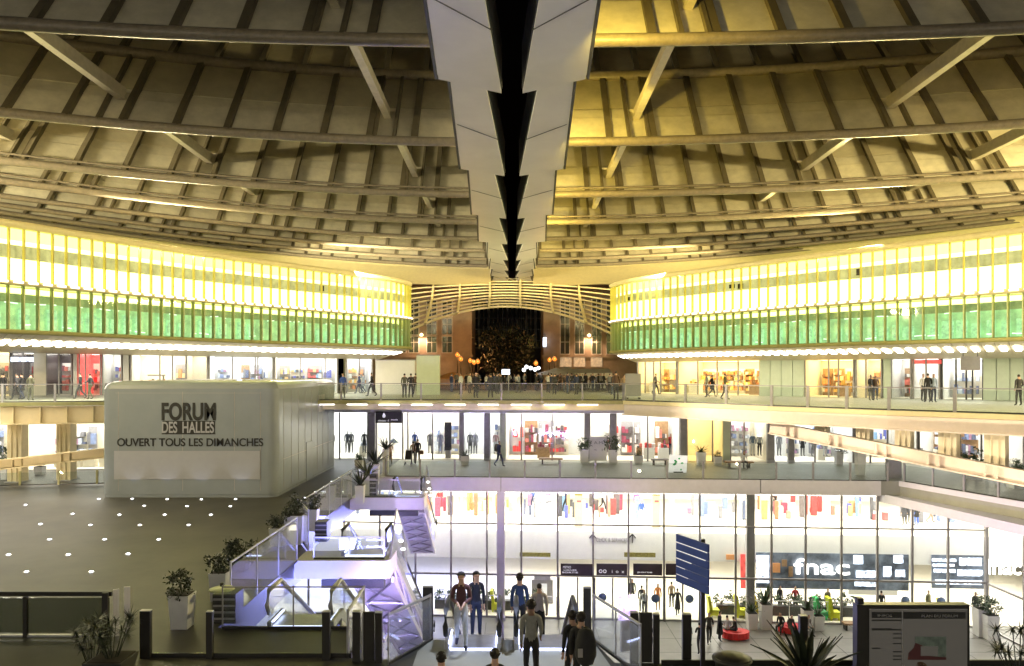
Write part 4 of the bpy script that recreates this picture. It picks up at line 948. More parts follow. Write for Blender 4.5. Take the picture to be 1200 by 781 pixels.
# ------------------------------------------------------------------ escalators and landings
def handrail_loop(mb, x, y0, z0, y1, z1, h=.95):
    # rounded newel at the top, sloping run, rounded foot
    pts = [(x, y0 - 1.0, z0 + .35), (x, y0 - 1.18, z0 + .62), (x, y0 - 1.0, z0 + h), (x, y0, z0 + h), (x, y1, z1 + h), (x, y1 + .8, z1 + h), (x, y1 + 1.0, z1 + .6), (x, y1 + .8, z1 + .35)]
    mb.tube(pts, .06, 8)
def escalator(label, x0, x1, y0, z0, y1, z1, gm='glass_lit', steps=True, hm='rubber'):
    t = thing('escalator', label, 'escalator', ((x0 + x1) / 2, y0, z0))
    for x in (x0, x1):
        o = MB(); handrail_loop(o, x, y0, z0, y1, z1); o.build('handrail', hm, t)
        s_ = .012
        mb = MB(); mb.hexa([(x - s_, y0 - 1.0, z0 + .06), (x + s_, y0 - 1.0, z0 + .06), (x + s_, y0, z0 + .06), (x - s_, y0, z0 + .06)], [(x - s_, y0 - 1.0, z0 + .9), (x + s_, y0 - 1.0, z0 + .9), (x + s_, y0, z0 + .9), (x - s_, y0, z0 + .9)])
        mb.hexa([(x - s_, y0, z0 + .06), (x + s_, y0, z0 + .06), (x + s_, y1, z1 + .06), (x - s_, y1, z1 + .06)], [(x - s_, y0, z0 + .9), (x + s_, y0, z0 + .9), (x + s_, y1, z1 + .9), (x - s_, y1, z1 + .9)])
        mb.build('balustrade', gm, t)
        mb = MB().beam((x, y0 - 1, z0 + .05), (x, y0, z0 + .05), .1, .2); mb.beam((x, y0, z0 + .05), (x, y1, z1 + .05), .1, .26); mb.build('skirt', 'steel', t)
        beam_o('skirt_light', 'lamp_blue', t, (x + (.07 if x == x0 else -.07), y0 - .9, z0 + .12), (x + (.07 if x == x0 else -.07), y0 + .05, z0 + .12), .025, .03)
    blk('comb_light', 'lamp_blue', t, ((x0 + x1) / 2, y0 - 1.0, z0 + .02), (x1 - x0 - .2, .05, .03))
    blk('comb_plate', 'steel', t, ((x0 + x1) / 2, y0 - .5, z0 + .012), (x1 - x0 - .12, 1.0, .02))
    if steps:
        n = int((z0 - z1) / .2)
        for k in range(n):
            y = y0 + (y1 - y0) * (k + .5) / n; z = z0 - (z0 - z1) * (k + 1) / n
            blk('step', 'metal_grey', t, ((x0 + x1) / 2, y, z), (x1 - x0 - .14, (y1 - y0) / n * .98, .16))
    # truss with cross bracing underneath
    lo = -.95
    for x in (x0, x1):
        mb = MB().beam((x, y0, z0 - .15), (x, y1, z1 - .15), .08, .14); mb.beam((x, y0 + .5, z0 + lo - .28), (x, y1, z1 + lo), .1, .22); mb.build('truss_chord', 'slab_white', t)
        n = 6
        mb = MB()
        for k in range(n):
            a = k / n; b = (k + 1) / n
            mb.beam((x, y0 + (y1 - y0) * a, z0 + (z1 - z0) * a - .2), (x, y0 + (y1 - y0) * b, z0 + (z1 - z0) * b + lo), .05, .07)
        mb.build('truss_web', 'slab_white', t)
    mb = MB(); c = lo - .02
    mb.hexa([(x0 + .06, y0 + .5, z0 + c - .2), (x1 - .06, y0 + .5, z0 + c - .2), (x1 - .06, y1, z1 + c + .06), (x0 + .06, y1, z1 + c + .06)], [(x0 + .06, y0 + .5, z0 + c - .12), (x1 - .06, y0 + .5, z0 + c - .12), (x1 - .06, y1, z1 + c + .14), (x0 + .06, y1, z1 + c + .14)])
    fix_normals(mb.build('soffit_plate', 'slab_white', t))
    n = 5
    for k in range(n):
        mb = MB(); a, b = (k + .05) / n, (k + .95) / n
        P = lambda x, f: V((x, y0 + .5 + (y1 - y0 - .5) * f, z0 - .3 + c + (z1 - z0 + .36) * f - .06))
        mb.beam(P(x0 + .1, a), P(x1 - .1, b), .07, .07); mb.build('cross_brace', 'metal_grey', t); mb = MB(); mb.beam(P(x1 - .1, a), P(x0 + .1, b), .07, .07); mb.build('cross_brace', 'metal_grey', t)
        beam_o('cross_bar', 'slab_white', t, P(x0, b), P(x1, b), .12, .1)
    return t
escalator('left escalator of the near pair with a man in checked shirt arriving', -1.55, -.30, 19.0, Z1, 33.5, Z3 + .2)
escalator('right escalator of the near pair going down towards the doors', .10, 1.5, 19.0, Z1, 33.5, Z3 + .2)
escalator('escalator dropping from the nearer violet landing at left', -6.0, -4.45, 28.2, Z1, 43.0, Z3 + .2)
escalator('escalator dropping from the farther violet landing to the gallery', -6.2, -4.75, 41.2, Z1, 47.3, Z2 + .3)
escalator('nearest escalator at the bottom left below the lit landing', -6.2, -4.6, 20.6, Z1 - .0, 27.6, Z2 - .2, hm='steel')
def landing(label, x0, x1, y0, y1):
    t = thing('landing', label, 'landing', ((x0 + x1) / 2, y0, Z1 - .5))
    MB().box(x0, x1, y0, y1, Z1 - .3, Z1 + .006).build('deck', 'terrace', t)
    blk('edge_fascia', 'slab_white', t, ((x0 + x1) / 2, y0 - .06, Z1 - .28), (x1 - x0, .1, .62))
    blk('light_trough', 'metal_dark', t, ((x0 + x1) / 2 + .4, y0 + .1, Z1 - .78), ((x1 - x0) * .68, .3, .28))
    blk('side_fascia', 'slab_white', t, (x1 + .05, (y0 + y1) / 2, Z1 - .28), (.1, y1 - y0, .62))
    return t
landing('nearer violet lit landing with light trough under its edge', -7.48, -4.3, 26.5, 28.0)
landing('farther violet lit landing below the middle terrace', -8.38, -4.65, 39.8, 41.0)
railing('low steel railing on the nearer violet landing', [(-6.9, 26.75), (-4.45, 26.75)], Z1, h=.8, step=1.25, post=(.05, .05), pm='steel', rail='steel')
railing('low steel railing on the farther violet landing', [(-8.0, 40.0), (-4.8, 40.0)], Z1, h=.95, step=1.6, post=(.05, .05), pm='steel', rail='steel')
railing('tall bright glass screen along the plaza edge left of the nearer landing', [(-7.4, 20.2), (-7.4, 26.4)], Z1, h=1.55, step=2.1, post=(.04, .04), pm='steel', rail='steel', gm='glass_lit', rr=.02)
railing('tall bright glass screen along the plaza edge towards the farther landing', [(-7.45, 28.1), (-8.3, 30.1), (-8.3, 39.7)], Z1, h=1.5, step=2.4, post=(.04, .04), pm='steel', rail='steel', gm='glass_lit', rr=.02)
railing('glass screen along the plaza edge beyond the farther landing', [(-8.3, 41.1), (-8.3, 47.4)], Z1, h=1.3, step=2.1, post=(.04, .04), pm='steel', rail='steel', gm='glass_lit', rr=.02)
railing('glass screen across the lit landing at bottom left', [(-7.35, 19.5), (-3.75, 19.5)], Z1, h=1.1, step=1.8, post=(.03, .03), pm='metal_grey', rail='metal_grey', rr=.015)
railing('slanting glass screen right of the landing at bottom left', [(-3.75, 17.55), (-3.75, 19.45)], Z1, h=1.1, step=1.9, post=(.05, .05), pm='steel', rail='steel', gm='glass_lit')
# white triangular glass gables beside the escalators
for x, y0, z, lab in ((-4.22, 28.2, Z1, 'white lit glass gable beside the nearer landing'), (-4.55, 41.2, Z1, 'white lit glass gable beside the farther landing')):
    t = thing('glass_gable', lab, 'railing', (x, y0, z))
    mb = MB(); yz = [(y0 - 1.6, z + .1), (y0 - .2, z + 1.55), (y0 + 2.6, z - .35), (y0 + 2.6, z - 1.2), (y0, z + .08)]
    a = [(x, p, q) for p, q in yz]; b = [(x + .025, p, q) for p, q in yz]; n = len(a)
    mb.add(a + b, [tuple(range(n)), tuple(range(n, 2 * n))[::-1]] + [(i, (i + 1) % n, n + (i + 1) % n, n + i) for i in range(n)]); fix_normals(mb.build('glass_sheet', 'glass_lit', t))
    beam_o('top_rail', 'steel', t, (x, y0 - 1.6, z + .1), (x, y0 - .2, z + 1.55), .05, .05); beam_o('top_rail', 'steel', t, (x, y0 - .2, z + 1.55), (x, y0 + 2.6, z - .35), .05, .05)
    for k in range(3):  # glowing beads stand in for light reflected on the glass
        MB().lathe([(0, .06), (.05, .04), (.07, 0), (.05, -.04), (0, -.06)], (x + .04, y0 + .2 + .6 * k, z + .6 - .45 * k), 8).build('light_glint', 'lamp_white', t)
# foreground landing: posts, glass sides, front rails
fl = railing('glass side screen left of the escalator landing with blue reflections', [(-2.75, 17.1), (-1.97, 18.6)], Z1, h=1.15, step=1.8, post=(.03, .03), pm='steel', rail='steel', gm='glass_lit')
fl = railing('glass side screen right of the escalator landing with blue reflections', [(2.75, 16.4), (1.97, 18.6)], Z1, h=1.15, step=1.2, post=(.03, .03), pm='steel', rail='steel', gm='glass_lit')
for px, wd, top, Y, lab in ((171, 12, 716, 17.5, 'dark post at bottom left beside the black shrub'), (246, 7, 717, 17.5, 'slim dark post below the round green table'), (382.5, 9, 717, 17.4, 'dark post left of the wide black gate'), (418, 9, 717, 17.3, 'dark post touching the left side of the black gate'), (444, 8, 718, 17.25, 'dark post touching the right side of the black gate'), (501.5, 12, 688, 18.7, 'tall dark post at the left of the escalator pair'),
                            (688, 9, 689, 18.8, 'tall brown post at the right of the escalator pair'), (743, 9, 718, 17.2, 'dark post touching the left side of the right gate'), (769, 7, 720, 17.2, 'dark post touching the right side of the right gate'), (804.5, 10, 720, 17.2, 'lone dark post left of the blue signpost'), (941, 9, 722, 17.0, 'dark post behind the spiky agave')):
    t = thing('bollard_post', lab, 'post', (px_(px, Y), Y, Z1))
    z1 = pz(top, Y); blk('shaft', 'metal_dark', t, (px_(px, Y), Y, (Z1 + z1) / 2), (px_(px + wd / 2, Y) - px_(px - wd / 2, Y), .12, z1 - Z1)); blk('cap', 'steel', t, (px_(px, Y), Y, z1 + .01), (wd * Y / F * 1.0, .125, .02))
for a, b, top, Y, lab in ((425, 439, 717, 17.3, 'wide black gate panel left of the escalator landing'), (749, 764.5, 718, 17.2, 'wide black gate panel right of the escalator landing')):
    t = thing('gate', lab, 'gate', (px_((a + b) / 2, Y), Y, Z1)); z1 = pz(top, Y)
    blk('panel', 'metal_dark', t, (px_((a + b) / 2, Y), Y + .03, (Z1 + z1) / 2), (px_(b, Y) - px_(a, Y), .06, z1 - Z1 - .02)); blk('edge_strip', 'steel', t, (px_(a, Y) - .0, Y - .01, (Z1 + z1) / 2), (.03, .04, z1 - Z1 - .05))
def plain_rail(label, x0, x1, y, z_top, posts, mid=None, glassy=True, m='metal_dark'):
    t = thing('railing', label, 'railing', (x0, y, Z1))
    beam_o('top_rail', m, t, (x0, y, z_top), (x1, y, z_top), .05, .11)
    if mid is not None: beam_o('floor_rail', 'steel', t, (x0, y, mid), (x1, y, mid), .05, .06)
    for x in posts: blk('post', m, t, (x, y, (Z1 + z_top) / 2 - .03), (.1, .08, z_top - Z1 - .06))
    xs = sorted([x0] + list(posts) + [x1])
    for a, b in zip(xs, xs[1:]):
        if b - a > .3: blk('glass_pane', 'glass_dark' if glassy else 'glass_rail', t, ((a + b) / 2, y, (Z1 + z_top) / 2), (b - a - .12, .02, z_top - Z1 - .2))
    return t
Yl = 18.9
plain_rail('long dark framed railing at the bottom left corner', px_(-60, Yl), px_(131, Yl), Yl, pz(696, Yl), [px_(30, Yl), px_(-50, Yl)], Z1 + .02)
t = thing('panel_pair', 'pair of pale upright panels at the end of the bottom left railing', 'panel', (px_(138, Yl), Yl, Z1))
for a, b, m in ((125, 132, 'metal_dark'), (132.5, 139, 'slab_white'), (140, 146.5, 'slab_white')): blk('panel', m, t, (px_((a + b) / 2, Yl), Yl + (a - 132) * .03, (Z1 + pz(692 - (a > 130) * 2, Yl)) / 2), (px_(b, Yl) - px_(a, Yl), .05, pz(692, Yl) - Z1), .5 if a > 130 else 0)
Yl = 17.55
plain_rail('low front railing at the bottom left of the landing', px_(178, Yl), px_(412, Yl), Yl, Z1 + .04, [px_(p, Yl) for p in (224, 305, 345)], None, False)
Yl = 17.1
plain_rail('low front railing at the bottom right above the mall floor', px_(775, Yl), px_(1300, Yl), Yl, Z1 + .05, [px_(p, Yl) for p in (860, 1080, 1160)], None, False)
# slatted dark lift box and green round table beside the plaza edge
for px0, px1, py0, py1, Y, lab in ((249, 276, 697, 740, 19.9, 'dark mesh cabinet below the round green table'), (369, 383, 612, 644, 29.5, 'dark mesh cabinet beside the nearer landing'), (433, 441, 557, 586, 40.5, 'dark mesh cabinet by the farther landing')):
    t = thing('cabinet', lab, 'cabinet', (px_((px0 + px1) / 2, Y), Y, Z1)); x0, x1 = px_(px0, Y), px_(px1, Y); z1 = pz(py0, Y)
    blk('body', 'metal_dark', t, ((x0 + x1) / 2, Y + .3, (Z1 + z1) / 2), (x1 - x0, .6, z1 - Z1))
    n = 9
    for k in range(n): blk('slat', 'metal_grey' if k % 2 else 'planter_dark', t, ((x0 + x1) / 2, Y - .015, Z1 + (z1 - Z1) * (k + .5) / n), (x1 - x0 - .04, .03, (z1 - Z1) / n * .6))
t = thing('round_table', 'round green topped table at the plaza edge', 'table', (px_(260, 20.1), 20.1, Z1))
MB().lathe([(0, .03), (.3, .03), (.32, 0), (0, -.01)], (px_(260, 19.9), 19.9, pz(691, 19.9)), 20).build('table_top', 'fin_lo_tip', t); MB().tube([(px_(260, 20.1), 20.1, Z1 + 1), (px_(260, 20.1), 20.1, pz(690, 20))], .05, 8).build('leg', 'metal_dark', t)

# ------------------------------------------------------------------ direction sign, display screen
Ys = 16.0
t = thing('direction_sign', 'blue slatted direction sign on a dark pole in the foreground', 'sign', (px_(823.5, Ys), Ys, Z1))
blk('pole', 'metal_dark', t, (px_(823.5, Ys), Ys, (Z1 + pz(632, Ys)) / 2), (.085, .085, pz(632, Ys) - Z1))
A0 = V((px_(793, 16.4), 16.4, 0)); A1 = V((px_(830.5, 15.5), 15.5, 0)); d = A1 - A0; ang = atan2(d.y, d.x)
zt_, zb_ = pz(627, 16.4) + .09, pz(683, 16.4) + .09; h = (zt_ - zb_) / 6
for k in range(6):
    c = (A0 + A1) / 2; z = zt_ - h * (k + .5)
    # boards follow the photo: each board hangs a little lower towards the pole
    dz = .03
    mb = MB(); L = d.length; mb.hexa([(-L / 2, -.02, -h / 2 + .008 + dz / 2), (L / 2, -.02, -h / 2 + .008 - dz / 2), (L / 2, .02, -h / 2 + .008 - dz / 2), (-L / 2, .02, -h / 2 + .008 + dz / 2)], [(-L / 2, -.02, h / 2 - .004 + dz / 2), (L / 2, -.02, h / 2 - .004 - dz / 2), (L / 2, .02, h / 2 - .004 - dz / 2), (-L / 2, .02, h / 2 - .004 + dz / 2)])
    fix_normals(mb.build('board', 'sign_blue', t, (c.x, c.y, z - .08), ang))
    if k: 
        ll = L * (1, .98, .93, .5, .3, .4)[k]
        MB().beam((-L / 2 + .02, -.026, h / 2 + dz / 2), (-L / 2 + ll, -.026, h / 2 + dz / 2 - dz * ll / L), .012, .016 if k < 4 else .008).build('white_line', 'sign_white', t, (c.x, c.y, z - .08), ang)
Yd = 15.3
t = thing('display_screen', 'large black framed information screen with a dim map at bottom right', 'screen', (px_(1071, Yd), Yd, Z1))
dx = lambda p: px_(p, Yd); dz_ = lambda p: pz(p, Yd)
def dp_(nm, m, a, b, y1, y0, off, th_=.01): return blk(nm, m, t, ((dx(a) + dx(b)) / 2, Yd - off, (dz_(y0) + dz_(y1)) / 2), (dx(b) - dx(a), th_, dz_(y1) - dz_(y0)))
dp_('casing', 'metal_dark', 1005, 1137, 709.5, 800, -.12, .2); dp_('casing_head', 'metal_dark', 1006, 1013, 702, 709, -.1, .15)
dp_('screen', 'screen_dim', 1019, 1133, 714, 800, .0, .03)
dp_('frame_line', 'steel', 1018, 1133, 713.5, 714.6, .02); dp_('title_bar', 'screen_dark', 1021, 1056, 717, 724, .02); dp_('title_bar', 'screen_dark', 1058, 1131, 717, 725, .02); dp_('column_line', 'steel', 1056.3, 1057.2, 716, 800, .02)
for y in (726, 737): dp_('text_line', 'screen_dark', 1021, 1056, y, y + 1.6, .02)
dp_('text_line', 'screen_dark', 1021, 1044, 736, 737.2, .026)
for y in (742, 747, 753.5, 763, 768, 772): dp_('text_line', 'screen_dark', 1046, 1056, y, y + 1.2, .02)
dp_('text_line', 'screen_dark', 1021, 1031, 759, 760.3, .02)
text('lettering', 'PLAN DU FORUM', 'steel', t, (dx(1100), Yd - .03, dz_(721.5)), dx(1122) - dx(1080), .05); text('lettering', 'INFOS', 'steel', t, (dx(1036), Yd - .03, dz_(721)), .28, .05)
dp_('map', 'map_green', 1072, 1108, 746, 772, .02)
mb = MB(); pl = [(1063, 773), (1064, 765), (1070, 759), (1072, 753), (1080, 756), (1084, 768), (1108, 770), (1108, 773)]
mb.add([(dx(a), Yd - .028, dz_(b)) for a, b in pl] + [(dx(a), Yd - .022, dz_(b)) for a, b in pl], [tuple(range(8)), tuple(range(8, 16))[::-1]] + [(i, (i + 1) % 8, 8 + (i + 1) % 8, 8 + i) for i in range(8)]); fix_normals(mb.build('map_area', 'map_red', t))
dp_('map_area', 'screen_dim', 1078, 1098, 757, 768, .034, .008); dp_('foot', 'metal_dark', 1040, 1100, 790, 812, -.15, .3)
t = thing('advert_screen', 'small violet glowing screen beyond the right glass balustrade', 'screen', (px_(735, 17.9), 17.9, Z1))
for i_, (a, b, y1, y0) in enumerate(((724.5, 746, 697, 728),)):
    o = blk('screen', 'screen_violet', t, (px_(735, 17.9), 17.9, pz(712, 17.9)), (.44, .05, .56), .3); blk('stand', 'slab_white', t, (px_(735, 17.9), 17.95, (Z1 + pz(727, 17.9)) / 2), (.3, .08, pz(727, 17.9) - Z1), .3)

# ------------------------------------------------------------------ street beyond: buildings, tree, lamps, stalls
def house(label, x0, x1, y, z1, m, wins, rz=0.0, depth=10, lit=(), roof=True):
    t = thing('apartment_building', label, 'building', ((x0 + x1) / 2, y, Z0), 0)
    MB().box(x0, x1, y, y + depth, Z0, z1).build('wall', m, t)
    for k, (wx, wz, ww, wh) in enumerate(wins):
        fr = MB().box(wx - ww / 2 - .12, wx + ww / 2 + .12, y - .08, y + .05, wz - wh / 2 - .12, wz + wh / 2 + .12).build('window', 'paint_white', t)
        MB().box(wx - ww / 2, wx + ww / 2, y - .1, y - .02, wz - wh / 2, wz + wh / 2).build('pane', 'window_lit' if k in lit else 'window_dark', fr)
        mb = MB(); mb.box(wx - .04, wx + .04, y - .12, y - .1, wz - wh / 2, wz + wh / 2); mb.box(wx - ww / 2, wx + ww / 2, y - .121, y - .1, wz + wh * .12, wz + wh * .12 + .07); mb.build('glazing_bar', 'paint_white', fr)
    for z in [w_[1] - w_[3] / 2 - .5 for w_ in wins[::3]]:
        pass
    MB().box(x0 - .2, x1 + .2, y - .25, y - .01, z1 - 3.4, z1 - 3.1).build('cornice', m, t); MB().box(x0 - .15, x1 + .15, y - .18, y - .01, Z0 + 3.9, Z0 + 4.2).build('string_course', m, t)
    return t
Yh = 108.0
hx = lambda p: px_(p, Yh); hz = lambda p: pz(p, Yh)
wl = [(hx(p), hz(q), 1.3, 2.2) for q in (404, 383, 362) for p in (470, 485, 506, 524)]
house('brown brick apartment house left of the dark street', hx(430), hx(553), Yh, 16, 'stone', wl, lit=())
wr = [(hx(p), hz(q), 1.2, 2.6) for q in (404, 383, 362) for p in (662, 679, 699, 716)]
t = house('stone corner house with dark shutters right of the dark street', hx(637), hx(790), Yh, 16, 'stone', wr, lit=())
for p, m in ((663, 'window_lit'), (679, 'window_lit'), (699, 'window_lit')): MB().box(hx(p) - .8, hx(p) + .8, Yh - .12, Yh - .02, hz(430), hz(418)).build('shop_window', m, t)
wc = [(px_(p, 165), pz(q, 165), 1.6, 2.4) for q in (362, 375, 388, 401) for p in (556, 567, 578, 589, 600, 611, 622, 633, 644)]
house('dark apartment block closing the end of the street', px_(520, 165), px_(680, 165), 165, 22, 'stone_dark', wc, lit=())
t = thing('pharmacy_sign', 'small upright white lit sign on the right corner house', 'sign', (hx(638), Yh - 1, hz(402)))
MB().box(hx(636), hx(640), Yh - 1, Yh - .7, hz(407), hz(396)).build('sign_panel', 'screen_cool', t); MB().box(hx(637.5), hx(638.5), Yh - .7, Yh + .1, hz(402), hz(401)).build('bracket', 'metal_dark', t)
def leafy(mb, c, r, n, size, rng, mi=0, squash=1.0, clumps=None):
    cl = [V((rng.uniform(-.75, .75) * r, rng.uniform(-.75, .75) * r, rng.uniform(-.75, .75) * r * squash)) for _ in range(clumps or max(4, n // 40))]
    for _ in range(n):
        k = rng.choice(cl); p = V(c) + k + V((rng.gauss(0, 1), rng.gauss(0, 1), rng.gauss(0, 1) * squash)) * r * .22
        a = V((rng.uniform(-1, 1), rng.uniform(-1, 1), rng.uniform(-1, 1))).normalized(); b = a.cross(V((rng.uniform(-1, 1), rng.uniform(-1, 1), rng.uniform(-1, 1)))).normalized()
        s1 = size * rng.uniform(.6, 1.3); mb.add([p - a * s1, p + b * s1 * .4, p + a * s1, p - b * s1 * .4], [(0, 1, 2, 3)], mi)
rng = random.Random(9)
t = thing('street_tree', 'dark leafy tree in the middle of the street beyond the bridge', 'tree', (px_(592, 100), 100, Z0))
MB().tube([(px_(592, 100), 100, Z0), (px_(591, 100), 100, 1.5), (px_(593, 100), 100, 3.6)], [.3, .24, .12], 8).build('trunk', 'bark', t)
mb = MB()
for k in range(5): a = k * 1.3; mb.tube([(px_(592, 100), 100, 1.2 + .3 * k), (px_(592, 100) + 2.2 * cos(a), 100 + 1.6 * sin(a), 2.8 + .4 * k)], [.12, .04], 6)
mb.build('limbs', 'bark', t)
mb = MB(); leafy(mb, (px_(592, 100), 100, 2.9), 3.4, 2600, .3, rng, squash=.85, clumps=46); mb.build('crown', 'leaf_dark', t)
def street_lamp(label, px, py, Y, n=1):
    x = px_(px, Y); z = pz(py, Y)
    t = thing('street_lamp', label, 'lamp', (x, Y, Z0))
    MB().tube([(x, Y, Z0), (x, Y, z - .35)], [.09, .05], 8).build('pole', 'metal_dark', t)
    MB().lathe([(0, .32), (.2, .2), (.28, 0), (.2, -.22), (0, -.3)], (x, Y, z), 12).build('globe', 'orange_lamp', t)
    MB().lathe([(0, .5), (.22, .34), (.24, .3), (0, .3)], (x, Y, z), 10).build('lamp_cap', 'metal_dark', t)
    lamp('POINT', 'street_lamp_glow', (x, Y - .7, z + .2), (x, Y, z), 160 * n, (1, .42, .12), .3)
for px, py, Y, lab in ((536, 416, 100, 'orange street lamp high at the left of the street'), (540, 421, 98, 'orange street lamp just right of the highest one'), (551, 423, 104, 'left orange lamp of the lower trio'), (555.5, 425, 102, 'middle orange lamp of the lower trio'), (560, 424, 99, 'right orange lamp of the lower trio'),
                       (628, 426, 96, 'bright orange street lamp right of the dark tree'), (644, 422, 103, 'left orange lamp before the corner house'), (650, 421, 101, 'right orange lamp before the corner house')):
    street_lamp(lab, px, py, Y)
for px, py, lab in ((494.5, 393, 'small white wall lamp on the brown brick house'), (690, 393.5, 'small white wall lamp on the corner house')):
    t = thing('wall_lamp', lab, 'lamp', (hx(px), Yh - .5, hz(py))); MB().lathe([(0, .25), (.22, .1), (.22, -.1), (0, -.2)], (hx(px), Yh - .6, hz(py)), 10).build('globe', 'lamp_warm', t); MB().box(hx(px) - .05, hx(px) + .05, Yh - .5, Yh, hz(py) + .1, hz(py) + .18).build('bracket', 'metal_dark', t)
    lamp('SPOT', 'wall_lamp_glow', (hx(px), Yh - 1.2, hz(py) - .1), (hx(px), Yh, hz(py) - 2.6), 420, (1, .55, .3), .2, spot=120)
def parasol(label, px, Y, zt, r, m):
    x = px_(px, Y); t = thing('parasol', label, 'parasol', (x, Y, Z0))
    MB().tube([(x, Y, Z0), (x, Y, zt)], .04, 6).build('pole', 'metal_grey', t); n = 8
    for k in range(n):
        a, b = 2 * pi * k / n, 2 * pi * (k + 1) / n
        q = [V((x, Y, zt)), V((x + r * cos(a), Y + r * sin(a), zt - r * .32)), V((x + r * cos(b), Y + r * sin(b), zt - r * .32))]
        MB().add(q + [p - V((0, 0, .04)) for p in q], [(0, 1, 2), (5, 4, 3), (1, 4, 5, 2), (0, 3, 4, 1), (2, 5, 3, 0)]).build('canopy_panel', m, t)
parasol('orange peaked parasol over the crowd at left', 531, 84, pz(436, 84), 2.2, 'canvas_orange')
parasol('white parasol in the crowd right of the tree', 652, 84, pz(431, 84), 2.4, 'canvas')
parasol('white parasol nearest the corner house stall', 664, 88, pz(430, 88), 2.4, 'canvas')
t = thing('market_stall', 'long beige awning stall before the corner house', 'stall', (px_(693, 86), 86, Z0))
x0, x1 = px_(668, 86), px_(716, 86); zt = pz(433, 86)
mb = MB(); mb.hexa([(x0, 84.6, zt - .5), (x1, 84.6, zt - .5), (x1, 88, zt), (x0, 88, zt)], [(x0, 84.6, zt - .42), (x1, 84.6, zt - .42), (x1, 88, zt + .08), (x0, 88, zt + .08)]); fix_normals(mb.build('awning', 'canvas', t)); MB().box(x0, x1, 84.55, 84.6, zt - .95, zt - .5).build('valance', 'canvas', t)
for x in (x0 + .1, (x0 + x1) / 2, x1 - .1): MB().tube([(x, 84.7, Z0), (x, 84.7, zt - .5)], .05, 6).build('post', 'metal_grey', t)
MB().box(x0 + .5, x1 - .5, 86, 86.8, Z0, Z0 + .9).build('counter', 'white_wall', t); MB().box(x0 + .4, x1 - .4, 86.4, 86.6, zt - .5, zt - .42).build('strip_light', 'strip_lamp', t)
t = thing('lit_sign', 'blue white lit sign on a post above the crowd', 'sign', (px_(592.5, 62), 62, Z0))
MB().box(px_(588, 62), px_(597.5, 62), 62, 62.1, pz(439, 62), pz(433, 62)).build('sign_panel', 'screen_cool', t); MB().tube([(px_(596, 62), 62.05, Z0), (px_(596, 62), 62.05, pz(439, 62))], .04, 6).build('post', 'metal_grey', t)
for i, (px, Y, z) in enumerate(((617, 80, .6), (622, 82, .5), (627, 80, .35), (614, 83, .3), (631, 84, .5))):
    t = thing('globe_lamp', ('white globe lamp at the left of the cluster over the crowd', 'highest white globe lamp of the cluster over the crowd', 'middle white globe lamp low in the cluster over the crowd', 'smallest white globe lamp at the far left of the cluster', 'white globe lamp at the right of the cluster over the crowd')[i], 'lamp', (px_(px, Y), Y, Z0))
    MB().lathe([(0, .2), (.14, .14), (.2, 0), (.14, -.14), (0, -.2)], (px_(px, Y), Y, z), 12).build('globe', 'lamp_cool', t); MB().tube([(px_(px, Y), Y, Z0), (px_(px, Y), Y, z - .28)], .04, 6).build('pole', 'metal_dark', t)
t = thing('barrier_panel', 'pale grey barrier panel standing on the bridge at right', 'panel', (px_(742, 51), 51, Z0))
blk('board', 'banner', t, (px_(742, 51), 51, (Z0 + pz(438, 51)) / 2 + .1), (px_(751, 51) - px_(733, 51), .08, pz(438, 51) - Z0 - .2)); 
for dx_ in (-.4, .4): blk('foot', 'metal_dark', t, (px_(742, 51) + dx_, 51, Z0 + .06), (.08, .6, .1))

# ------------------------------------------------------------------ plants
def agave_mesh(n, L, wd, rng, droop=.5):
    out = []
    for k in range(n):
        a = k * 2.399 + rng.uniform(-.2, .2); el = rng.uniform(.35, 1.35); l = L * rng.uniform(.7, 1.1)
        d = V((cos(a), sin(a), 0)); s_ = V((-sin(a), cos(a), 0)); prev = []
        mb = MB(); pts = []
        for j in range(5):
            f = j / 4; e = el - droop * f * f * 1.4; 
            p = d * (l * f * cos(el) + .02) + V((0, 0, l * f * sin(el) - droop * l * .45 * f * f * cos(el)))
            w_ = wd * (1 - f) ** .7 * (0.7 + .6 * min(f * 2, 1)); pts += [p - s_ * w_ / 2, p + V((0, 0, -.02)), p + s_ * w_ / 2]
        fs = []
        for j in range(4): b = j * 3; fs += [(b, b + 1, b + 4, b + 3), (b + 1, b + 2, b + 5, b + 4)]
        mb.add(pts, fs); out.append(mb)
    return out
def pot(mb, x, y, z, wt, wb, h, mi=0):
    q = lambda w_, zz: [(x - w_ / 2, y - w_ / 2, zz), (x + w_ / 2, y - w_ / 2, zz), (x + w_ / 2, y + w_ / 2, zz), (x - w_ / 2, y + w_ / 2, zz)]
    mb.hexa(q(wb, z), q(wt, z + h), mi)
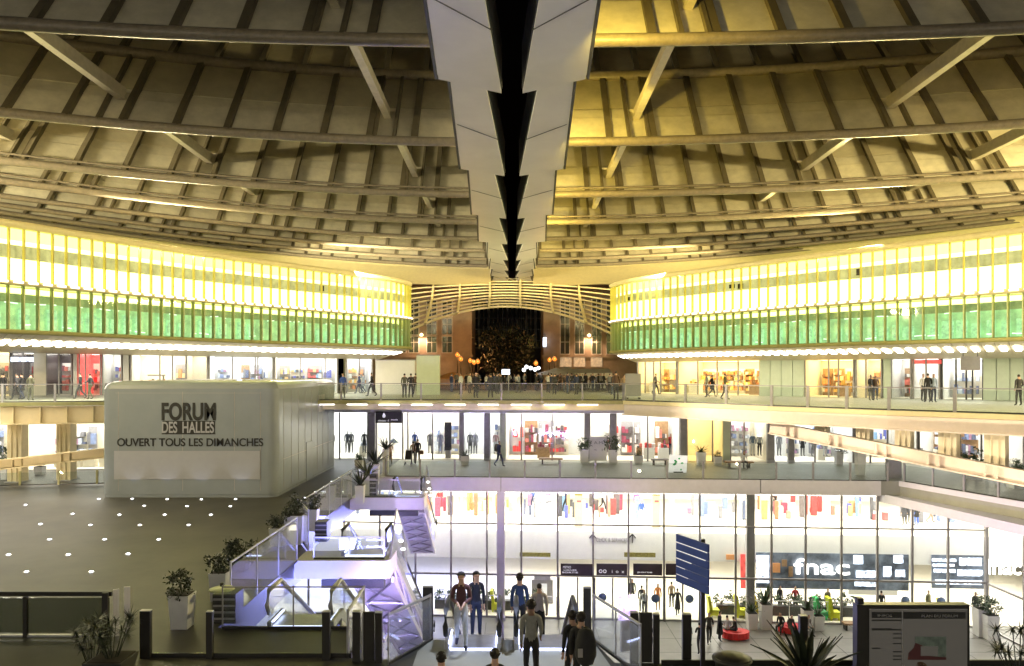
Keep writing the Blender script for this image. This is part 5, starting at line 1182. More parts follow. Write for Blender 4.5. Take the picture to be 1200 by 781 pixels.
def plant(label, x, y, z, kind, size=.5, ph=.8, pw=.5, pm='planter_white', lm='leaf', seed=0, big=False, cat='potted plant'):
    rng = random.Random(seed + int(x * 17))
    t = thing('potted_plant', label, cat, (x, y, z))
    if ph:
        mb = MB(); pot(mb, x, y, z, pw, pw * .8, ph); mb.build('planter', pm, t); MB().box(x - pw * .44, x + pw * .44, y - pw * .44, y + pw * .44, z + ph - .01, z + ph + .015).build('soil', 'soil', t)
    zt = z + ph
    if kind == 'agave':
        leaves = agave_mesh(30 if big else 18, size, size * .14, rng, .35)
        if big:
            for mb in leaves: o = mb.build('leaf', lm, t); o.location = (x, y, zt) if not o.parent else o.location; o.matrix_parent_inverse = M4(); o.location = (0, 0, ph)
        else:
            al = MB()
            for mb in leaves: al.add([V(p) + V((x, y, zt)) for p in mb.v], mb.f)
            al.build('foliage', lm, t)
    elif kind == 'shrub':
        mb = MB(); leafy(mb, (x, y, zt + size * .75), size, 420, size * .16, rng, clumps=14)
        for k in range(4): mb.tube([(x, y, zt), (x + rng.uniform(-.5, .5) * size, y + rng.uniform(-.5, .5) * size, zt + size * .9)], .015, 4)
        mb.build('foliage', lm, t)
    elif kind == 'palm':
        mb = MB()
        for k in range(16):
            a = k * 2.4; h = size * rng.uniform(.5, 1.2); b = V((x + .12 * cos(a), y + .12 * sin(a), zt)); top = b + V((.35 * cos(a) * size, .35 * sin(a) * size, h))
            mb.tube([b, top], .01, 4)
            for j in range(24):
                dd = V((rng.uniform(-1, 1), rng.uniform(-1, 1), rng.uniform(-.5, .6))).normalized() * size * rng.uniform(.25, .45); s_ = dd.cross(V((0, 0, 1))).normalized() * .02
                mb.add([top - s_, top + s_, top + dd], [(0, 1, 2)])
        mb.build('foliage', lm, t)
    return t
def py_(py, z): return -z * F / (py - HY)
def plant_at(label, px, py, z, *a, **k):
    Y = py_(py, z); return plant(label, px_(px, Y), Y, z, *a, **k)
PA = plant_at
PA('white tapered planter with dark shrub alone on the dark plaza', 213.5, 735, Z1, 'shrub', .34, .85, .52, lm='leaf_dark', seed=1)
PA('white planter with small bush left of the tall glass screen', 258, 703, Z1, 'shrub', .34, .8, .5, lm='leaf_dark', seed=2)
PA('tall dark bush beside the start of the tall glass screen', 282, 668, Z1, 'shrub', .5, .35, .5, 'planter_dark', lm='leaf_dark', seed=3)
PA('low white planter with bush halfway along the tall glass screen', 326, 640, Z1, 'shrub', .36, .7, .55, lm='leaf_dark', seed=4)
PA('tall white planter with big dark bush behind the nearer landing', 346.5, 637, Z1, 'shrub', .42, 1.1, .7, lm='leaf_dark', seed=5)
PA('smaller planter with bush right of the big one behind the nearer landing', 366, 622, Z1, 'shrub', .36, .9, .5, lm='leaf_dark', seed=6)
PA('dark agave in a white planter by the farther landing', 422, 590, Z1, 'agave', 1.0, .9, .45, lm='leaf_dark', seed=7)
PA('second dark agave behind the first by the farther landing', 430, 579, Z1, 'agave', 1.2, 1.0, .45, lm='leaf_dark', seed=8)
PA('leaning dark agave nearest the middle terrace railing', 440, 568, Z1, 'agave', 1.2, 1.2, .45, lm='leaf_dark', seed=9)
PA('dark agave in front of the shop door under the black sign', 452, 556, Z1, 'agave', 1.0, 1.6, .4, lm='leaf_dark', seed=10)
PA('clipped round bush in white planter in front of the left fashion shop', 421, 546.5, Z1, 'shrub', .3, .45, .6, seed=11)
PA('agave in white planter between the two shoppers of the middle level', 545, 545, Z1, 'agave', .6, .65, .6, seed=12)
PA('bushy planter left of the white notice board', 684.5, 543, Z1, 'shrub', .5, 1.0, .62, seed=13)
PA('bushy planter right of the white notice board', 718, 543.5, Z1, 'shrub', .55, 1.0, .62, seed=14)
PA('low cup shaped planter with small bush left of the white lit screen', 748, 544, Z1, 'shrub', .2, .6, .62, seed=15)
PA('agave in tall white planter before the yellow stair lobby', 821.5, 545, Z1, 'agave', .7, .9, .62, seed=16)
PA('white planter with tiny bush right of the stair lobby agave', 841, 545, Z1, 'shrub', .22, .6, .55, seed=17)
PA('tall white planter with small bush below the right ramp beam', 1008, 557, Z1, 'shrub', .25, 1.5, .55, seed=18)
PA('planter with bush behind the upper part of the right ramp beam', 983, 546, Z1, 'shrub', .5, 1.0, .5, seed=19)
PA('leafy plant between the last two beige columns at right', 1142, 562, Z1, 'shrub', .8, .5, .8, seed=20)
PA('big white planter with bush at the right edge of the middle level', 1191, 572, Z1, 'shrub', .35, 1.1, .9, seed=21)
PA('tall plant in white pot between the left edge and the first beige column', 6, 562, Z1, 'shrub', .65, .9, .4, seed=22)
PA('agave in pot between the two left beige columns', 47, 556, Z1, 'agave', .7, .5, .55, seed=23)
PA('agave in short white pot right of the red round seat', 881, 737, Z3, 'agave', .85, .95, .62, seed=24)
PA('spiky plant in the tallest white pot by the glass front', 897, 737, Z3, 'agave', 1.3, 1.5, .68, seed=25)
PA('palm in tall white pot behind the red bench', 946, 738, Z3, 'agave', 1.2, 1.2, .6, seed=26)
PA('spiky plant in squat white pot right of the red bench', 958.5, 738, Z3, 'agave', .9, .85, .62, seed=27)
PA('bush in left tall white pot at the right corner of the glass front', 1149.5, 745, Z3, 'shrub', .42, 1.6, .7, seed=28)
PA('bush in right tall white pot at the right corner of the glass front', 1160.5, 749, Z3, 'shrub', .55, 1.4, .7, seed=29)
plant('big black agave with long spiky leaves in the foreground', px_(945, 15.0), 15.0, Z1, 'agave', 1.25, .55, .7, 'planter_dark', 'leaf_dark', 30, True)
plant('dark palm with pointed leaflets at the bottom right corner', px_(1194, 15.0), 15.0, Z1, 'palm', .75, .5, .6, 'planter_dark', 'leaf_dark', 31)
plant('black spiky shrub in a dark tub at the bottom left', px_(131, 16.6), 16.6, Z1, 'palm', .75, .35, .8, 'planter_dark', 'leaf_dark', 32)
plant('low dark shrub beside the post at the bottom left', px_(108, 16.8), 16.8, Z1, 'palm', .6, .2, .3, 'planter_dark', 'leaf_dark', 33)
t = thing('waste_drum', 'dark round drum lid at the bottom edge before the agave', 'drum', (px_(858, 15.6), 15.6, Z1))
MB().lathe([(0, .8), (.2, .79), (.36, .74), (.38, .7), (.33, .69), (.33, .05), (0, .04)], (px_(858, 15.6), 15.6, Z1), 20).build('drum_body', 'metal_dark', t); MB().lathe([(.34, .7), (.4, .71), (.4, .67), (.34, .66)], (px_(858, 15.6), 15.6, Z1), 20).build('rim', 'planter_dark', t)

# ------------------------------------------------------------------ seats, benches and small furniture
def bench(label, px, py, z, L, m, v=None):
    Y = py_(py, z); x = px_(px, Y); t = thing('bench', label, 'bench', (x, Y, z), TH)
    blk('seat', m, t, (x, Y, z + .38), (L, .55, .1), TH)
    for s_ in (-.35, .35): blk('leg', 'metal_dark', t, (x + s_ * L, Y - s_ * L * .06, z + .165), (.1, .45, .33), TH)
    return t
bench('wooden bench in front of the red cap shop', 645.5, 544, Z1, 1.7, 'wood'); bench('dark bench with a seated woman on the middle level', 866, 548, Z1, 1.9, 'wood'); bench('low dark bench left of the white lit screen', 773, 545, Z1, 1.2, 'metal_grey')
bench('pale wooden bench left of the display screen', 997, 738, Z3, .9, 'wood')
t = thing('lit_board', 'white lit board with green print on the middle terrace', 'board', (px_(795, 50.5), 50.5, Z1)); 
blk('panel', 'sign_white', t, (px_(794.5, 50), 50, pz(544, 50)), (1.15, .08, 1.15), -.05, ry=.06)
for k in range(9): blk('print', 'seat_green', t, (px_(788 + random.Random(k).uniform(0, 13), 50), 49.95, pz(536 + random.Random(k + 9).uniform(0, 15), 50)), (.16, .02, .1), .3)
blk('foot', 'metal_dark', t, (px_(794.5, 50), 50.1, Z1 + .04), (.6, .5, .06))
t = thing('waste_bin', 'grey metal bin on the middle terrace under the ramp beam', 'bin', (px_(1047, 47.5), 47.5, Z1)); blk('body', 'metal_grey', t, (px_(1047, 47.5), 47.5, Z1 + .55), (.75, .5, 1.1)); blk('lid', 'steel', t, (px_(1047, 47.5), 47.5, Z1 + 1.12), (.8, .55, .05))
def pouf(label, px, py, rx, h, m):
    Y = py_(py, Z3); x = px_(px, Y); t = thing('pouf', label, 'seat', (x, Y, Z3)); n = 16
    for k in range(n):
        a = 2 * pi * k / n; a2 = 2 * pi * (k + .94) / n; q = [V((x + rx * f * cos(b), Y + rx * .75 * f * sin(b), 0)) for b, f in ((a, .5), (a, 1), (a2, 1), (a2, .5))]
        fix_normals(MB().hexa([p + V((0, 0, Z3 + .06)) for p in q], [p + V((0, 0, Z3 + h)) for p in q]).build('cushion', m, t))
    MB().lathe([(0, h + .02), (rx * .5, h + .02), (rx * .5, 0), (0, 0)], (x, Y, Z3), 16).build('core', m, t)
    return t
pouf('round scalloped red seat with two people on it', 862, 748, .78, .42, 'seat_red'); pouf('red low seat with two people beside the agave', 927, 741, .75, .4, 'seat_red')
def armchair(label, px, m, v, rz=0.0):
    u = ux(px, v); p = W(u, v, Z3); t = thing('armchair', label, 'chair', p, rz)
    c, s_ = cos(rz), sin(rz)
    Q = lambda x, y: (p.x + x * c - y * s_, p.y + x * s_ + y * c)
    x, y = Q(0, 0); blk('seat', m, t, (x, y, Z3 + .36), (.66, .6, .34), rz); x, y = Q(-.26, 0); blk('backrest', m, t, (x, y, Z3 + .85), (.18, .6, 1.1), rz, ry=-.15)
    for a, b in ((-.24, -.22), (.24, -.22), (-.24, .22), (.24, .22)): x, y = Q(a, b); blk('leg', m, t, (x, y, Z3 + .1), (.09, .09, .18), rz)
for px, m, v, lab in ((836, 'seat_yellow', .9, 'lime yellow armchair just right of the blue sign'), (868, 'seat_yellow', 1.0, 'lime yellow armchair left of the grey column'), (889, 'seat_amber', 1.1, 'amber armchair right of the grey column'), (962, 'seat_green', .9, 'bright green armchair under the big letters'), (977, 'seat_yellow', .9, 'yellow green armchair right of the bright green one'), (1108, 'seat_amber', 1.0, 'amber armchair above the display screen'), (582, 'seat_yellow', 1.2, 'lime armchair behind the lavender column')):
    armchair(lab, px, m, v)
t = thing('hedge', 'low green indoor hedge along the inside of the glass front at right', 'plant', W(ux(910, 1.5), 1.5, Z3))
mb = MB(); rg = random.Random(3)
for k in range(11): leafy(mb, W(ux(845 + 15.0 * k, 1.6), 1.6, Z3 + .95), .45, 110, .12, rg, clumps=6)
mb.build('foliage', 'leaf', t); fb('trough', 'planter_dark', t, ux(840, 1.6), ux(1005, 1.6), 1.4, 1.9, Z3 + .02, Z3 + .6)
t = thing('hedge', 'low green indoor hedge along the inside of the glass front left of the doors', 'plant', W(ux(560, 1.5), 1.5, Z3))
mb = MB()
for k in range(10): leafy(mb, W(ux(515 + 12.5 * k, 1.6), 1.6, Z3 + .95), .42, 100, .12, rg, clumps=6)
mb.build('foliage', 'leaf', t); fb('trough', 'planter_dark', t, ux(510, 1.6), ux(620, 1.6), 1.4, 1.9, Z3 + .02, Z3 + .6)
t = thing('handrail', 'white inner handrail behind the lower glass front', 'railing', W(0, .8, Z3))
for a, b in ((500, 652), (835, 1150)):
    beam_o('top_rail', 'paint_white', t, W(ux(a, .7), .7, Z3 + 1.15), W(ux(b, .7), .7, Z3 + 1.15), .05, .05)
    for k in range(8): p = a + (b - a) * k / 7; fb('post', 'paint_white', t, ux(p, .7) - .02, ux(p, .7) + .02, .68, .72, Z3 + .02, Z3 + 1.13)

# ------------------------------------------------------------------ people
def skeleton(pose, detail):
    J = {'pel': (0, .01, .94), 'waist': (0, 0, 1.08), 'chest': (0, .0, 1.27), 'sh': (0, .01, 1.41), 'neck': (0, .0, 1.50), 'jaw': (0, -.02, 1.575), 'head': (0, -.012, 1.655), 'crown': (0, 0, 1.715),
         'shL': (.16, .01, 1.395), 'elL': (.205, .03, 1.13), 'wrL': (.205, -.03, .89), 'haL': (.20, -.05, .81),
         'hipL': (.085, 0, .90), 'knL': (.095, -.015, .50), 'anL': (.10, .02, .09), 'toL': (.115, -.13, .035)}
    for k in list(J):
        if k.endswith('L'): x, y, z = J[k]; J[k[:-1] + 'R'] = (-x, y, z)
    def mv(**kw):
        for k, d in kw.items(): x, y, z = J[k]; J[k] = (x + d[0], y + d[1], z + d[2])
    if pose in ('walk', 'walkbag'):
        mv(knL=(0, -.17, .02), anL=(0, -.27, .0), toL=(0, -.29, .05), knR=(0, .06, .02), anR=(0, .33, .10), toR=(0, .31, .03), elL=(0, .12, .02), wrL=(0, .20, .04), haL=(0, .20, .05), elR=(0, -.06, .02), wrR=(0, -.22, .07), haR=(0, -.25, .09))
    elif pose == 'walk2':
        mv(knR=(0, -.12, .01), anR=(0, -.16, .0), toR=(0, -.17, .02), knL=(0, .04, .01), anL=(0, .22, .05), toL=(0, .21, .01), elR=(0, .06, .01), wrR=(0, .1, .02), haR=(0, .1, .02), elL=(-.0, -.08, .03), wrL=(-.06, -.25, .22), haL=(-.07, -.31, .27))
    elif pose == 'phone':
        for s_, q in (('L', 1), ('R', -1)): mv(**{'el' + s_: (.01 * q, -.05, 0), 'wr' + s_: (-.12 * q, -.25, .22), 'ha' + s_: (-.16 * q, -.31, .25)})
        mv(jaw=(0, -.02, 0), head=(0, -.03, -.005), crown=(0, -.03, 0), knL=(0, -.19, .03), anL=(0, -.22, .0), toL=(0, -.23, .03), knR=(0, .04, .01), anR=(0, .22, .05), toR=(0, .21, .01))
    elif pose == 'sit':
        dz = -.46
        for k in ('pel', 'waist', 'chest', 'sh', 'neck', 'jaw', 'head', 'crown', 'shL', 'shR', 'elL', 'elR', 'wrL', 'wrR', 'haL', 'haR', 'hipL', 'hipR'): mv(**{k: (0, 0, dz)})
        for s_, q in (('L', 1), ('R', -1)):
            mv(**{'kn' + s_: (.03 * q, -.42, -.02), 'an' + s_: (.02 * q, -.42, 0), 'to' + s_: (.02 * q, -.42, 0), 'el' + s_: (0, -.08, .02), 'wr' + s_: (-.05 * q, -.27, .14), 'ha' + s_: (-.07 * q, -.34, .18)})
        for k, d in (('chest', -.05), ('sh', -.09), ('neck', -.12), ('jaw', -.15), ('head', -.15), ('crown', -.14), ('shL', -.09), ('shR', -.09)): mv(**{k: (0, d, -.01)})
    elif pose == 'stand2':
        mv(knL=(.02, 0, 0), anL=(.05, 0, 0), toL=(.06, 0, 0), wrR=(.08, -.12, .1), haR=(.1, -.18, .16), anR=(-.02, 0, 0))
    bones = [('pel', 'waist', 'torso'), ('waist', 'chest', 'torso'), ('chest', 'sh', 'torso'), ('sh', 'neck', 'neck'), ('neck', 'jaw', 'head'), ('jaw', 'head', 'head'), ('head', 'crown', 'head')]
    rad = {'pel': .125, 'waist': .115, 'chest': .135, 'sh': .085, 'neck': .05, 'jaw': .068, 'head': .085, 'crown': .055}
    for s_ in 'LR':
        bones += [('sh', 'sh' + s_, 'arm'), ('sh' + s_, 'el' + s_, 'arm'), ('el' + s_, 'wr' + s_, 'fore'), ('wr' + s_, 'ha' + s_, 'hand'), ('pel', 'hip' + s_, 'leg'), ('hip' + s_, 'kn' + s_, 'leg'), ('kn' + s_, 'an' + s_, 'leg'), ('an' + s_, 'to' + s_, 'foot')]
        rad.update({'sh' + s_: .068, 'el' + s_: .048, 'wr' + s_: .034, 'ha' + s_: .036 if not detail else .03, 'hip' + s_: .095, 'kn' + s_: .066, 'an' + s_: .045, 'to' + s_: .036})
        if detail:
            q = 1 if s_ == 'L' else -1; h = V(J['ha' + s_]); wv = V(J['wr' + s_]); d = (h - wv).normalized(); sd_ = V((0, 1, 0)) - d * d.y
            sd_ = sd_.normalized(); cu = d.cross(sd_) * q
            for i, (o_, l) in enumerate(((-.03, .075), (-.01, .085), (.011, .08), (.031, .062))):
                a, b, c = 'f%d%sa' % (i, s_), 'f%d%sb' % (i, s_), 'f%d%sc' % (i, s_)
                J[a] = tuple(h + d * .035 + sd_ * o_ * 1.0); J[b] = tuple(h + d * (.035 + l * .5) + sd_ * o_ * 1.25 + cu * .008); J[c] = tuple(h + d * (.035 + l * .9) + sd_ * o_ * 1.35 + cu * .03)
                rad[a] = .0105; rad[b] = .0095; rad[c] = .008; bones += [('ha' + s_, a, 'hand'), (a, b, 'hand'), (b, c, 'hand')]
            a, b = 't' + s_ + 'a', 't' + s_ + 'b'; J[a] = tuple(h - d * .01 - sd_ * .045 + cu * .01); J[b] = tuple(h + d * .04 - sd_ * .07 + cu * .02); rad[a] = .0125; rad[b] = .0095
            bones += [('ha' + s_, a, 'hand'), (a, b, 'hand')]
    if detail:
        J['nose'] = tuple(V(J['jaw']) + V((0, -.085, .045))); rad['nose'] = .014; bones.append(('jaw', 'nose', 'nose'))
        for s_, q in (('L', 1), ('R', -1)): J['ear' + s_] = tuple(V(J['head']) + V((.088 * q, .005, -.03))); rad['ear' + s_] = .018; bones.append(('head', 'ear' + s_, 'nose'))
    return J, bones, rad
BODY = {}; BODYMI = {}
def body(pose, detail=False, sleeves=True):
    key = (pose, detail, sleeves)
    if key in BODY: return BODY[key]
    J, bones, rad = skeleton(pose, detail); names = list(J); ix = {n_: i for i, n_ in enumerate(names)}
    me = bpy.data.meshes.new('skel'); me.from_pydata([J[n_] for n_ in names], [(ix[a], ix[b]) for a, b, _ in bones], [])
    o = bpy.data.objects.new('skel', me); col.objects.link(o)
    b = bmesh.new(); b.from_mesh(me); lay = b.verts.layers.skin.verify(); b.verts.ensure_lookup_table()
    for n_, i in ix.items(): b.verts[i][lay].radius = (rad[n_], rad[n_]); b.verts[i][lay].use_root = (n_ == 'pel')
    b.to_mesh(me); b.free()
    o.modifiers.new('skin', 'SKIN'); ss = o.modifiers.new('sub', 'SUBSURF'); ss.levels = 2 if detail else 1; ss.render_levels = ss.levels
    out = bpy.data.meshes.new_from_object(o.evaluated_get(bpy.context.evaluated_depsgraph_get()))
    bpy.data.objects.remove(o)
    segs = [(V(J[a]), V(J[b]), t) for a, b, t in bones]
    def near(p):
        best = None
        for a, b_, t in segs:
            d = b_ - a; f = max(0, min(1, (p - a).dot(d) / d.length_squared)); q = (p - a - d * f).length
            if best is None or q < best[0]: best = (q, t)
        return best[1]
    hc = V(J['head'])
    for v in out.vertices:
        if near(v.co) == 'torso': v.co.y = v.co.y * .78 + J['chest'][1] * .22
    mi = []
    for p in out.polygons:
        c = p.center; t = near(c)
        m = {'torso': 1, 'arm': 1, 'fore': 1 if sleeves else 0, 'hand': 0, 'leg': 2, 'foot': 4, 'neck': 0 if c.z > J['sh'][2] + .04 else 1, 'head': 0, 'nose': 0}[t]
        if t in ('head', 'nose') and abs(c.x) < .088 and c.y > hc.y - .078 and (c.z > hc.z + .03 or c.y > hc.y + .0 and c.z > hc.z - .085 or c.y > hc.y - .04 and c.z > hc.z - .0): m = 3
        if t == 'torso' and c.z < J['pel'][2] + (.02 if pose != 'sit' else .03): m = 2
        mi.append(m)
    out.polygons.foreach_set('material_index', mi); out.polygons.foreach_set('use_smooth', [True] * len(mi))
    out.materials.clear()
    BODY[key] = out; BODYMI[key] = mi
    return out
SKIN = mat('skin_tone', (.50, .31, .22), .5, var=.08, scale=9); SKIN2 = mat('skin_tone_dark', (.20, .11, .07), .5, var=.08, scale=9); HAIR = mat('hair', (.02, .015, .012), .6); SHOE = mat('shoe', (.03, .03, .03), .5)
def person(label, x, y, z, pose, top, legs, rz=0.0, h=1.74, detail=False, hair=None, skin=None, group=None, sleeves=True, shoe=None):
    me = body(pose, detail, sleeves).copy(); me.name = 'person'
    for m in (skin or SKIN, cloth(top), cloth(legs), cloth(hair) if hair else HAIR, cloth(shoe) if shoe else SHOE): me.materials.append(m)
    me.polygons.foreach_set('material_index', BODYMI[(pose, detail, sleeves)]); me.update()
    o = bpy.data.objects.new('person', me); col.objects.link(o); s_ = h / 1.76; o.location = (x, y, z); o.rotation_euler = (0, 0, rz); o.scale = (s_, s_, s_)
    if 'coat' in label or 'skirt' in label:
        q = skeleton(pose, False)[0]; lo, w0 = (.62, .17) if 'long' not in label else (.42, .19)
        mb = MB(); mb.lathe([(.115, 1.16), (.135, 1.02), (.155, .88), (w0, lo), (w0 - .02, lo - .01), (.1, .8)], (0, q['waist'][1], 0), 12)
        c = put(mb.build('coat' if 'coat' in label else 'skirt', cloth(top if 'coat' in label else legs)), None); c.parent = o
    if detail:
        hx_, hy_, hz_ = skeleton(pose, False)[0]['head']; rg_ = random.Random(len(label)); mb = MB()
        for k in range(150):
            a_ = rg_.uniform(0, 6.28); e_ = rg_.uniform(-.15, 1.5); d_ = V((cos(a_) * cos(e_), sin(a_) * cos(e_), sin(e_)))
            if d_.y < -.25 and e_ < .75: continue
            q_ = V((hx_, hy_ + .012, hz_ + .005)) + V((d_.x * .093, d_.y * .1, d_.z * .095)); t_ = d_.cross(V((rg_.uniform(-1, 1), rg_.uniform(-1, 1), rg_.uniform(-1, 1)))).normalized() * .022; u_ = d_.cross(t_).normalized() * .02
            mb.add([q_ - t_ - u_, q_ + t_ - u_, q_ + t_ * .4 + u_ + d_ * .012, q_ - t_ * .4 + u_ + d_ * .012], [(0, 1, 2, 3)])
        c = mb.build('hair', cloth(hair) if hair else HAIR); c.parent = o
    if 'woman' in label:
        q = skeleton(pose, False)[0]; hx_, hy_, hz_ = q['head']
        c = MB().lathe([(.06, .05), (.085, .0), (.09, -.1), (.08, -.22), (.05, -.26), (0, -.26)], (hx_, hy_ + .06, hz_), 12).build('hair', cloth(hair) if hair else HAIR); c.parent = o
    return tag(o, label, 'person', group)
K = (.02, .02, .022); K2 = (.045, .045, .05); NAVY = (.03, .04, .09); GREY = (.2, .2, .2); DEN = (.06, .08, .14); WHT = (.62, .61, .58); BRN = (.12, .07, .045); RED = (.45, .05, .05); BLU = (.06, .12, .45); OLV = (.10, .10, .06); TAN = (.35, .25, .16)
def PP(label, px, py, z, pose, top, legs, rz=0.0, h=1.74, **k):
    Y = py_(py, z); return person(label, px_(px, Y), Y, z + .01, pose, top, legs, rz, h, **k)
S, N_, E_, W_ = 0.0, pi, pi / 2, -pi / 2
# upper left terrace
PP('person in black standing at the left edge of the upper terrace', 4, 469, Z0, 'stand', K, K2, N_)
PP('person in dark jacket beside the one at the left edge', 20, 469.5, Z0, 'walk', K2, K, W_)
PP('second walker in dark coat close to the dark jacket at upper left', 25.5, 469, Z0, 'walk2', K, NAVY, W_)
PP('slim person in grey green standing right of the upper left pair', 36, 470, Z0, 'stand2', OLV, OLV, N_)
PP('walker in black striding left above the yellow ramp', 94, 468.5, Z0, 'walk', K, K2, W_, 1.78)
PP('walker in dark grey following just left of the kiosk', 105.5, 469, Z0, 'walk2', K2, OLV, W_)
PP('person in blue jacket above the right roof corner of the kiosk', 402, 467, Z0, 'stand', BLU, GREY, .4)
PP('walker in navy coat left of the blank white wall', 421, 462, Z0, 'walk', NAVY, DEN, W_)
PP('walker in light jacket half hidden behind the navy coat', 425.5, 461.5, Z0, 'walk2', (.3, .35, .4), DEN, W_)
PP('tall walker in black before the blank white wall', 435.5, 465.5, Z0, 'walk', K, K2, W_, 1.8)
PP('walker in pink top before the blank white wall', 465, 461, Z0, 'walk', (.45, .22, .22), K, W_, 1.7)
PP('person with dark backpack standing left of the green panel', 474, 467, Z0, 'stand', OLV, K2, N_)
PP('person in black beside the one with backpack near the green panel', 481.5, 467, Z0, 'walk2', K, K, N_)
PP('person in brown jacket at the left edge of the green panel', 487, 463, Z0, 'stand2', BRN, K, N_)
PP('tall dark figure at the bridge rail left of the lit blue sign', 557.5, 467, Z0, 'stand', K, K, .5, 1.8)
PP('dark figure in a coat at the bridge rail under the lit blue sign', 575, 467, Z0, 'stand2', K2, K, N_)
PP('man in brown jacket seen from behind at the right of the bridge', 722, 469, Z0, 'stand', BRN, K2, N_, 1.9)
PP('small person in tan beside the man in brown jacket', 731, 464, Z0, 'walk2', TAN, TAN, .3, 1.6)
PP('walker with shoulder bag before the warm shop', 768.5, 463, Z0, 'walk', GREY, K, E_)
PP('person in grey top with red cap before the yellow shop', 828, 466, Z0, 'stand', (.3, .32, .3), K2, W_, hair=(.4, .05, .04))
PP('walker in black coat beside the red capped person', 834.5, 466, Z0, 'walk', K, K2, E_, 1.62)
PP('bent walker in olive jacket looking down before the yellow shop', 849.5, 469, Z0, 'walk2', OLV, K, E_, 1.76)
PP('person in dark coat left of a blue bag before the basket shop', 1020.5, 470, Z0, 'stand2', K2, GREY, .4, 1.65)
PP('person with blue bag before the basket shop', 1026, 470, Z0, 'walk2', (.15, .1, .08), DEN, -.4, 1.62)
PP('person in white shirt left of the group by the red lit shop', 1082, 471, Z0, 'stand', WHT, K2, .2, 1.72)
PP('person in black in the middle of the group by the red lit shop', 1087.5, 472, Z0, 'stand2', K, K2, N_, 1.75)
PP('person in pale blue right of the group by the red lit shop', 1094, 472, Z0, 'stand', (.4, .47, .55), NAVY, 0, 1.72)
PP('person in dark clothes at the far right upper rail', 1194, 476, Z0, 'stand2', K2, K, N_, 1.7)
# crowd on the street
rg = random.Random(21)
for k in range(64):
    px = rg.uniform(521, 722); Y = rg.uniform(60, 84); c = rg.choice([K, K2, NAVY, GREY, BRN, K, (.25, .27, .32), WHT])
    if 553 < px < 580 and Y < 66: continue
    person('dark clothed person in the dense crowd on the street beyond the bridge', px_(px, Y), Y, Z0 + .01, rg.choice(['stand', 'stand2', 'walk2', 'phone']), c, rg.choice([K, K2, DEN]), rg.uniform(0, 6.28), rg.uniform(1.6, 1.82), group='crowd on the street beyond the bridge')
# middle level
PP('person with pale blue parasol walking out under the black sign', 457, 545, Z1, 'walk2', (.5, .35, .3), TAN, S, 1.7)
PP('shopper in black with shoulder bag on the middle level', 489.5, 544.5, Z1, 'stand2', K, K2, N_, 1.85)
PP('smaller person in front of the pushchair beside the shopper in black', 484, 543.5, Z1, 'stand', TAN, K2, N_, 1.62)
PP('backpacker in navy striding right on the middle level', 585, 547.5, Z1, 'walk', NAVY, DEN, .9, 1.82)
PP('woman in white top seated on the dark bench', 871.5, 549, Z1, 'sit', WHT, K2, S, 1.66, hair=(.2, .1, .05))
PP('shop visitor in red football shirt behind middle level glass', 786, 534, Z1, 'stand', RED, NAVY, S, 1.75)
def hand_item(name, label, cat, fn_): t = thing(name, label, cat, fn_[0]); return t
t = thing('backpack', 'dark backpack on the navy backpacker', 'backpack', (px_(581.5, 52.6), 52.95, Z1 + 1.1)); MB().lathe([(0, .3), (.13, .26), (.18, .05), (.17, -.2), (0, -.27)], (px_(582.3, 52.9), 53.0, Z1 + 1.3), 10).build('bag', cloth(OLV), t); MB().tube([(px_(583, 52.9), 52.9, Z1 + 1.55), (px_(585, 52.9), 52.78, Z1 + 1.57)], .02, 5).build('strap', cloth(K), t)
Yp = py_(544.5, Z1)
t = thing('shoulder_bag', 'brown shoulder bag of the shopper in black', 'bag', (px_(494, Yp), Yp - .1, Z1 + .8)); mb = MB(); mb.box(px_(494, Yp) - .13, px_(494, Yp) + .15, Yp - .18, Yp - .02, Z1 + .72, Z1 + 1.0); mb.build('bag', cloth(BRN), t); MB().tube([(px_(494, Yp), Yp - .1, Z1 + 1.0), (px_(491.5, Yp), Yp - .15, Z1 + 1.5)], .012, 5).build('strap', cloth(K), t)
Yp = py_(545, Z1); xx = px_(478.5, Yp)
t = thing('pushchair', 'black pushchair left of the shopper in black', 'pushchair', (xx, Yp, Z1))
mb = MB(); mb.hexa([(xx - .2, Yp - .25, Z1 + .4), (xx + .2, Yp - .25, Z1 + .4), (xx + .2, Yp + .25, Z1 + .45), (xx - .2, Yp + .25, Z1 + .45)], [(xx - .2, Yp - .1, Z1 + .6), (xx + .2, Yp - .1, Z1 + .6), (xx + .2, Yp + .35, Z1 + 1.0), (xx - .2, Yp + .35, Z1 + 1.0)]); mb.build('seat', cloth(K), t)
mb = MB(); mb.tube([(xx - .22, Yp - .3, Z1 + .1), (xx - .22, Yp + .35, Z1 + 1.05)], .02, 6); mb.tube([(xx + .22, Yp - .3, Z1 + .1), (xx + .22, Yp + .35, Z1 + 1.05)], .02, 6); mb.tube([(xx - .22, Yp + .35, Z1 + 1.05), (xx + .22, Yp + .35, Z1 + 1.05)], .02, 6); mb.build('frame', 'metal_grey', t)
for dx_ in (-.22, .22):
    for dy in (-.28, .28): MB().tube([(xx + dx_ - .02, Yp + dy, Z1 + .1), (xx + dx_ + .02, Yp + dy, Z1 + .1)], .1, 12).build('wheel', 'rubber', t)
Yp = py_(545, Z1) - .3; xx = px_(461, Yp)
t = thing('umbrella', 'pale blue open umbrella held above the middle terrace railing', 'umbrella', (xx, Yp, Z1 + 1.2))
n = 8
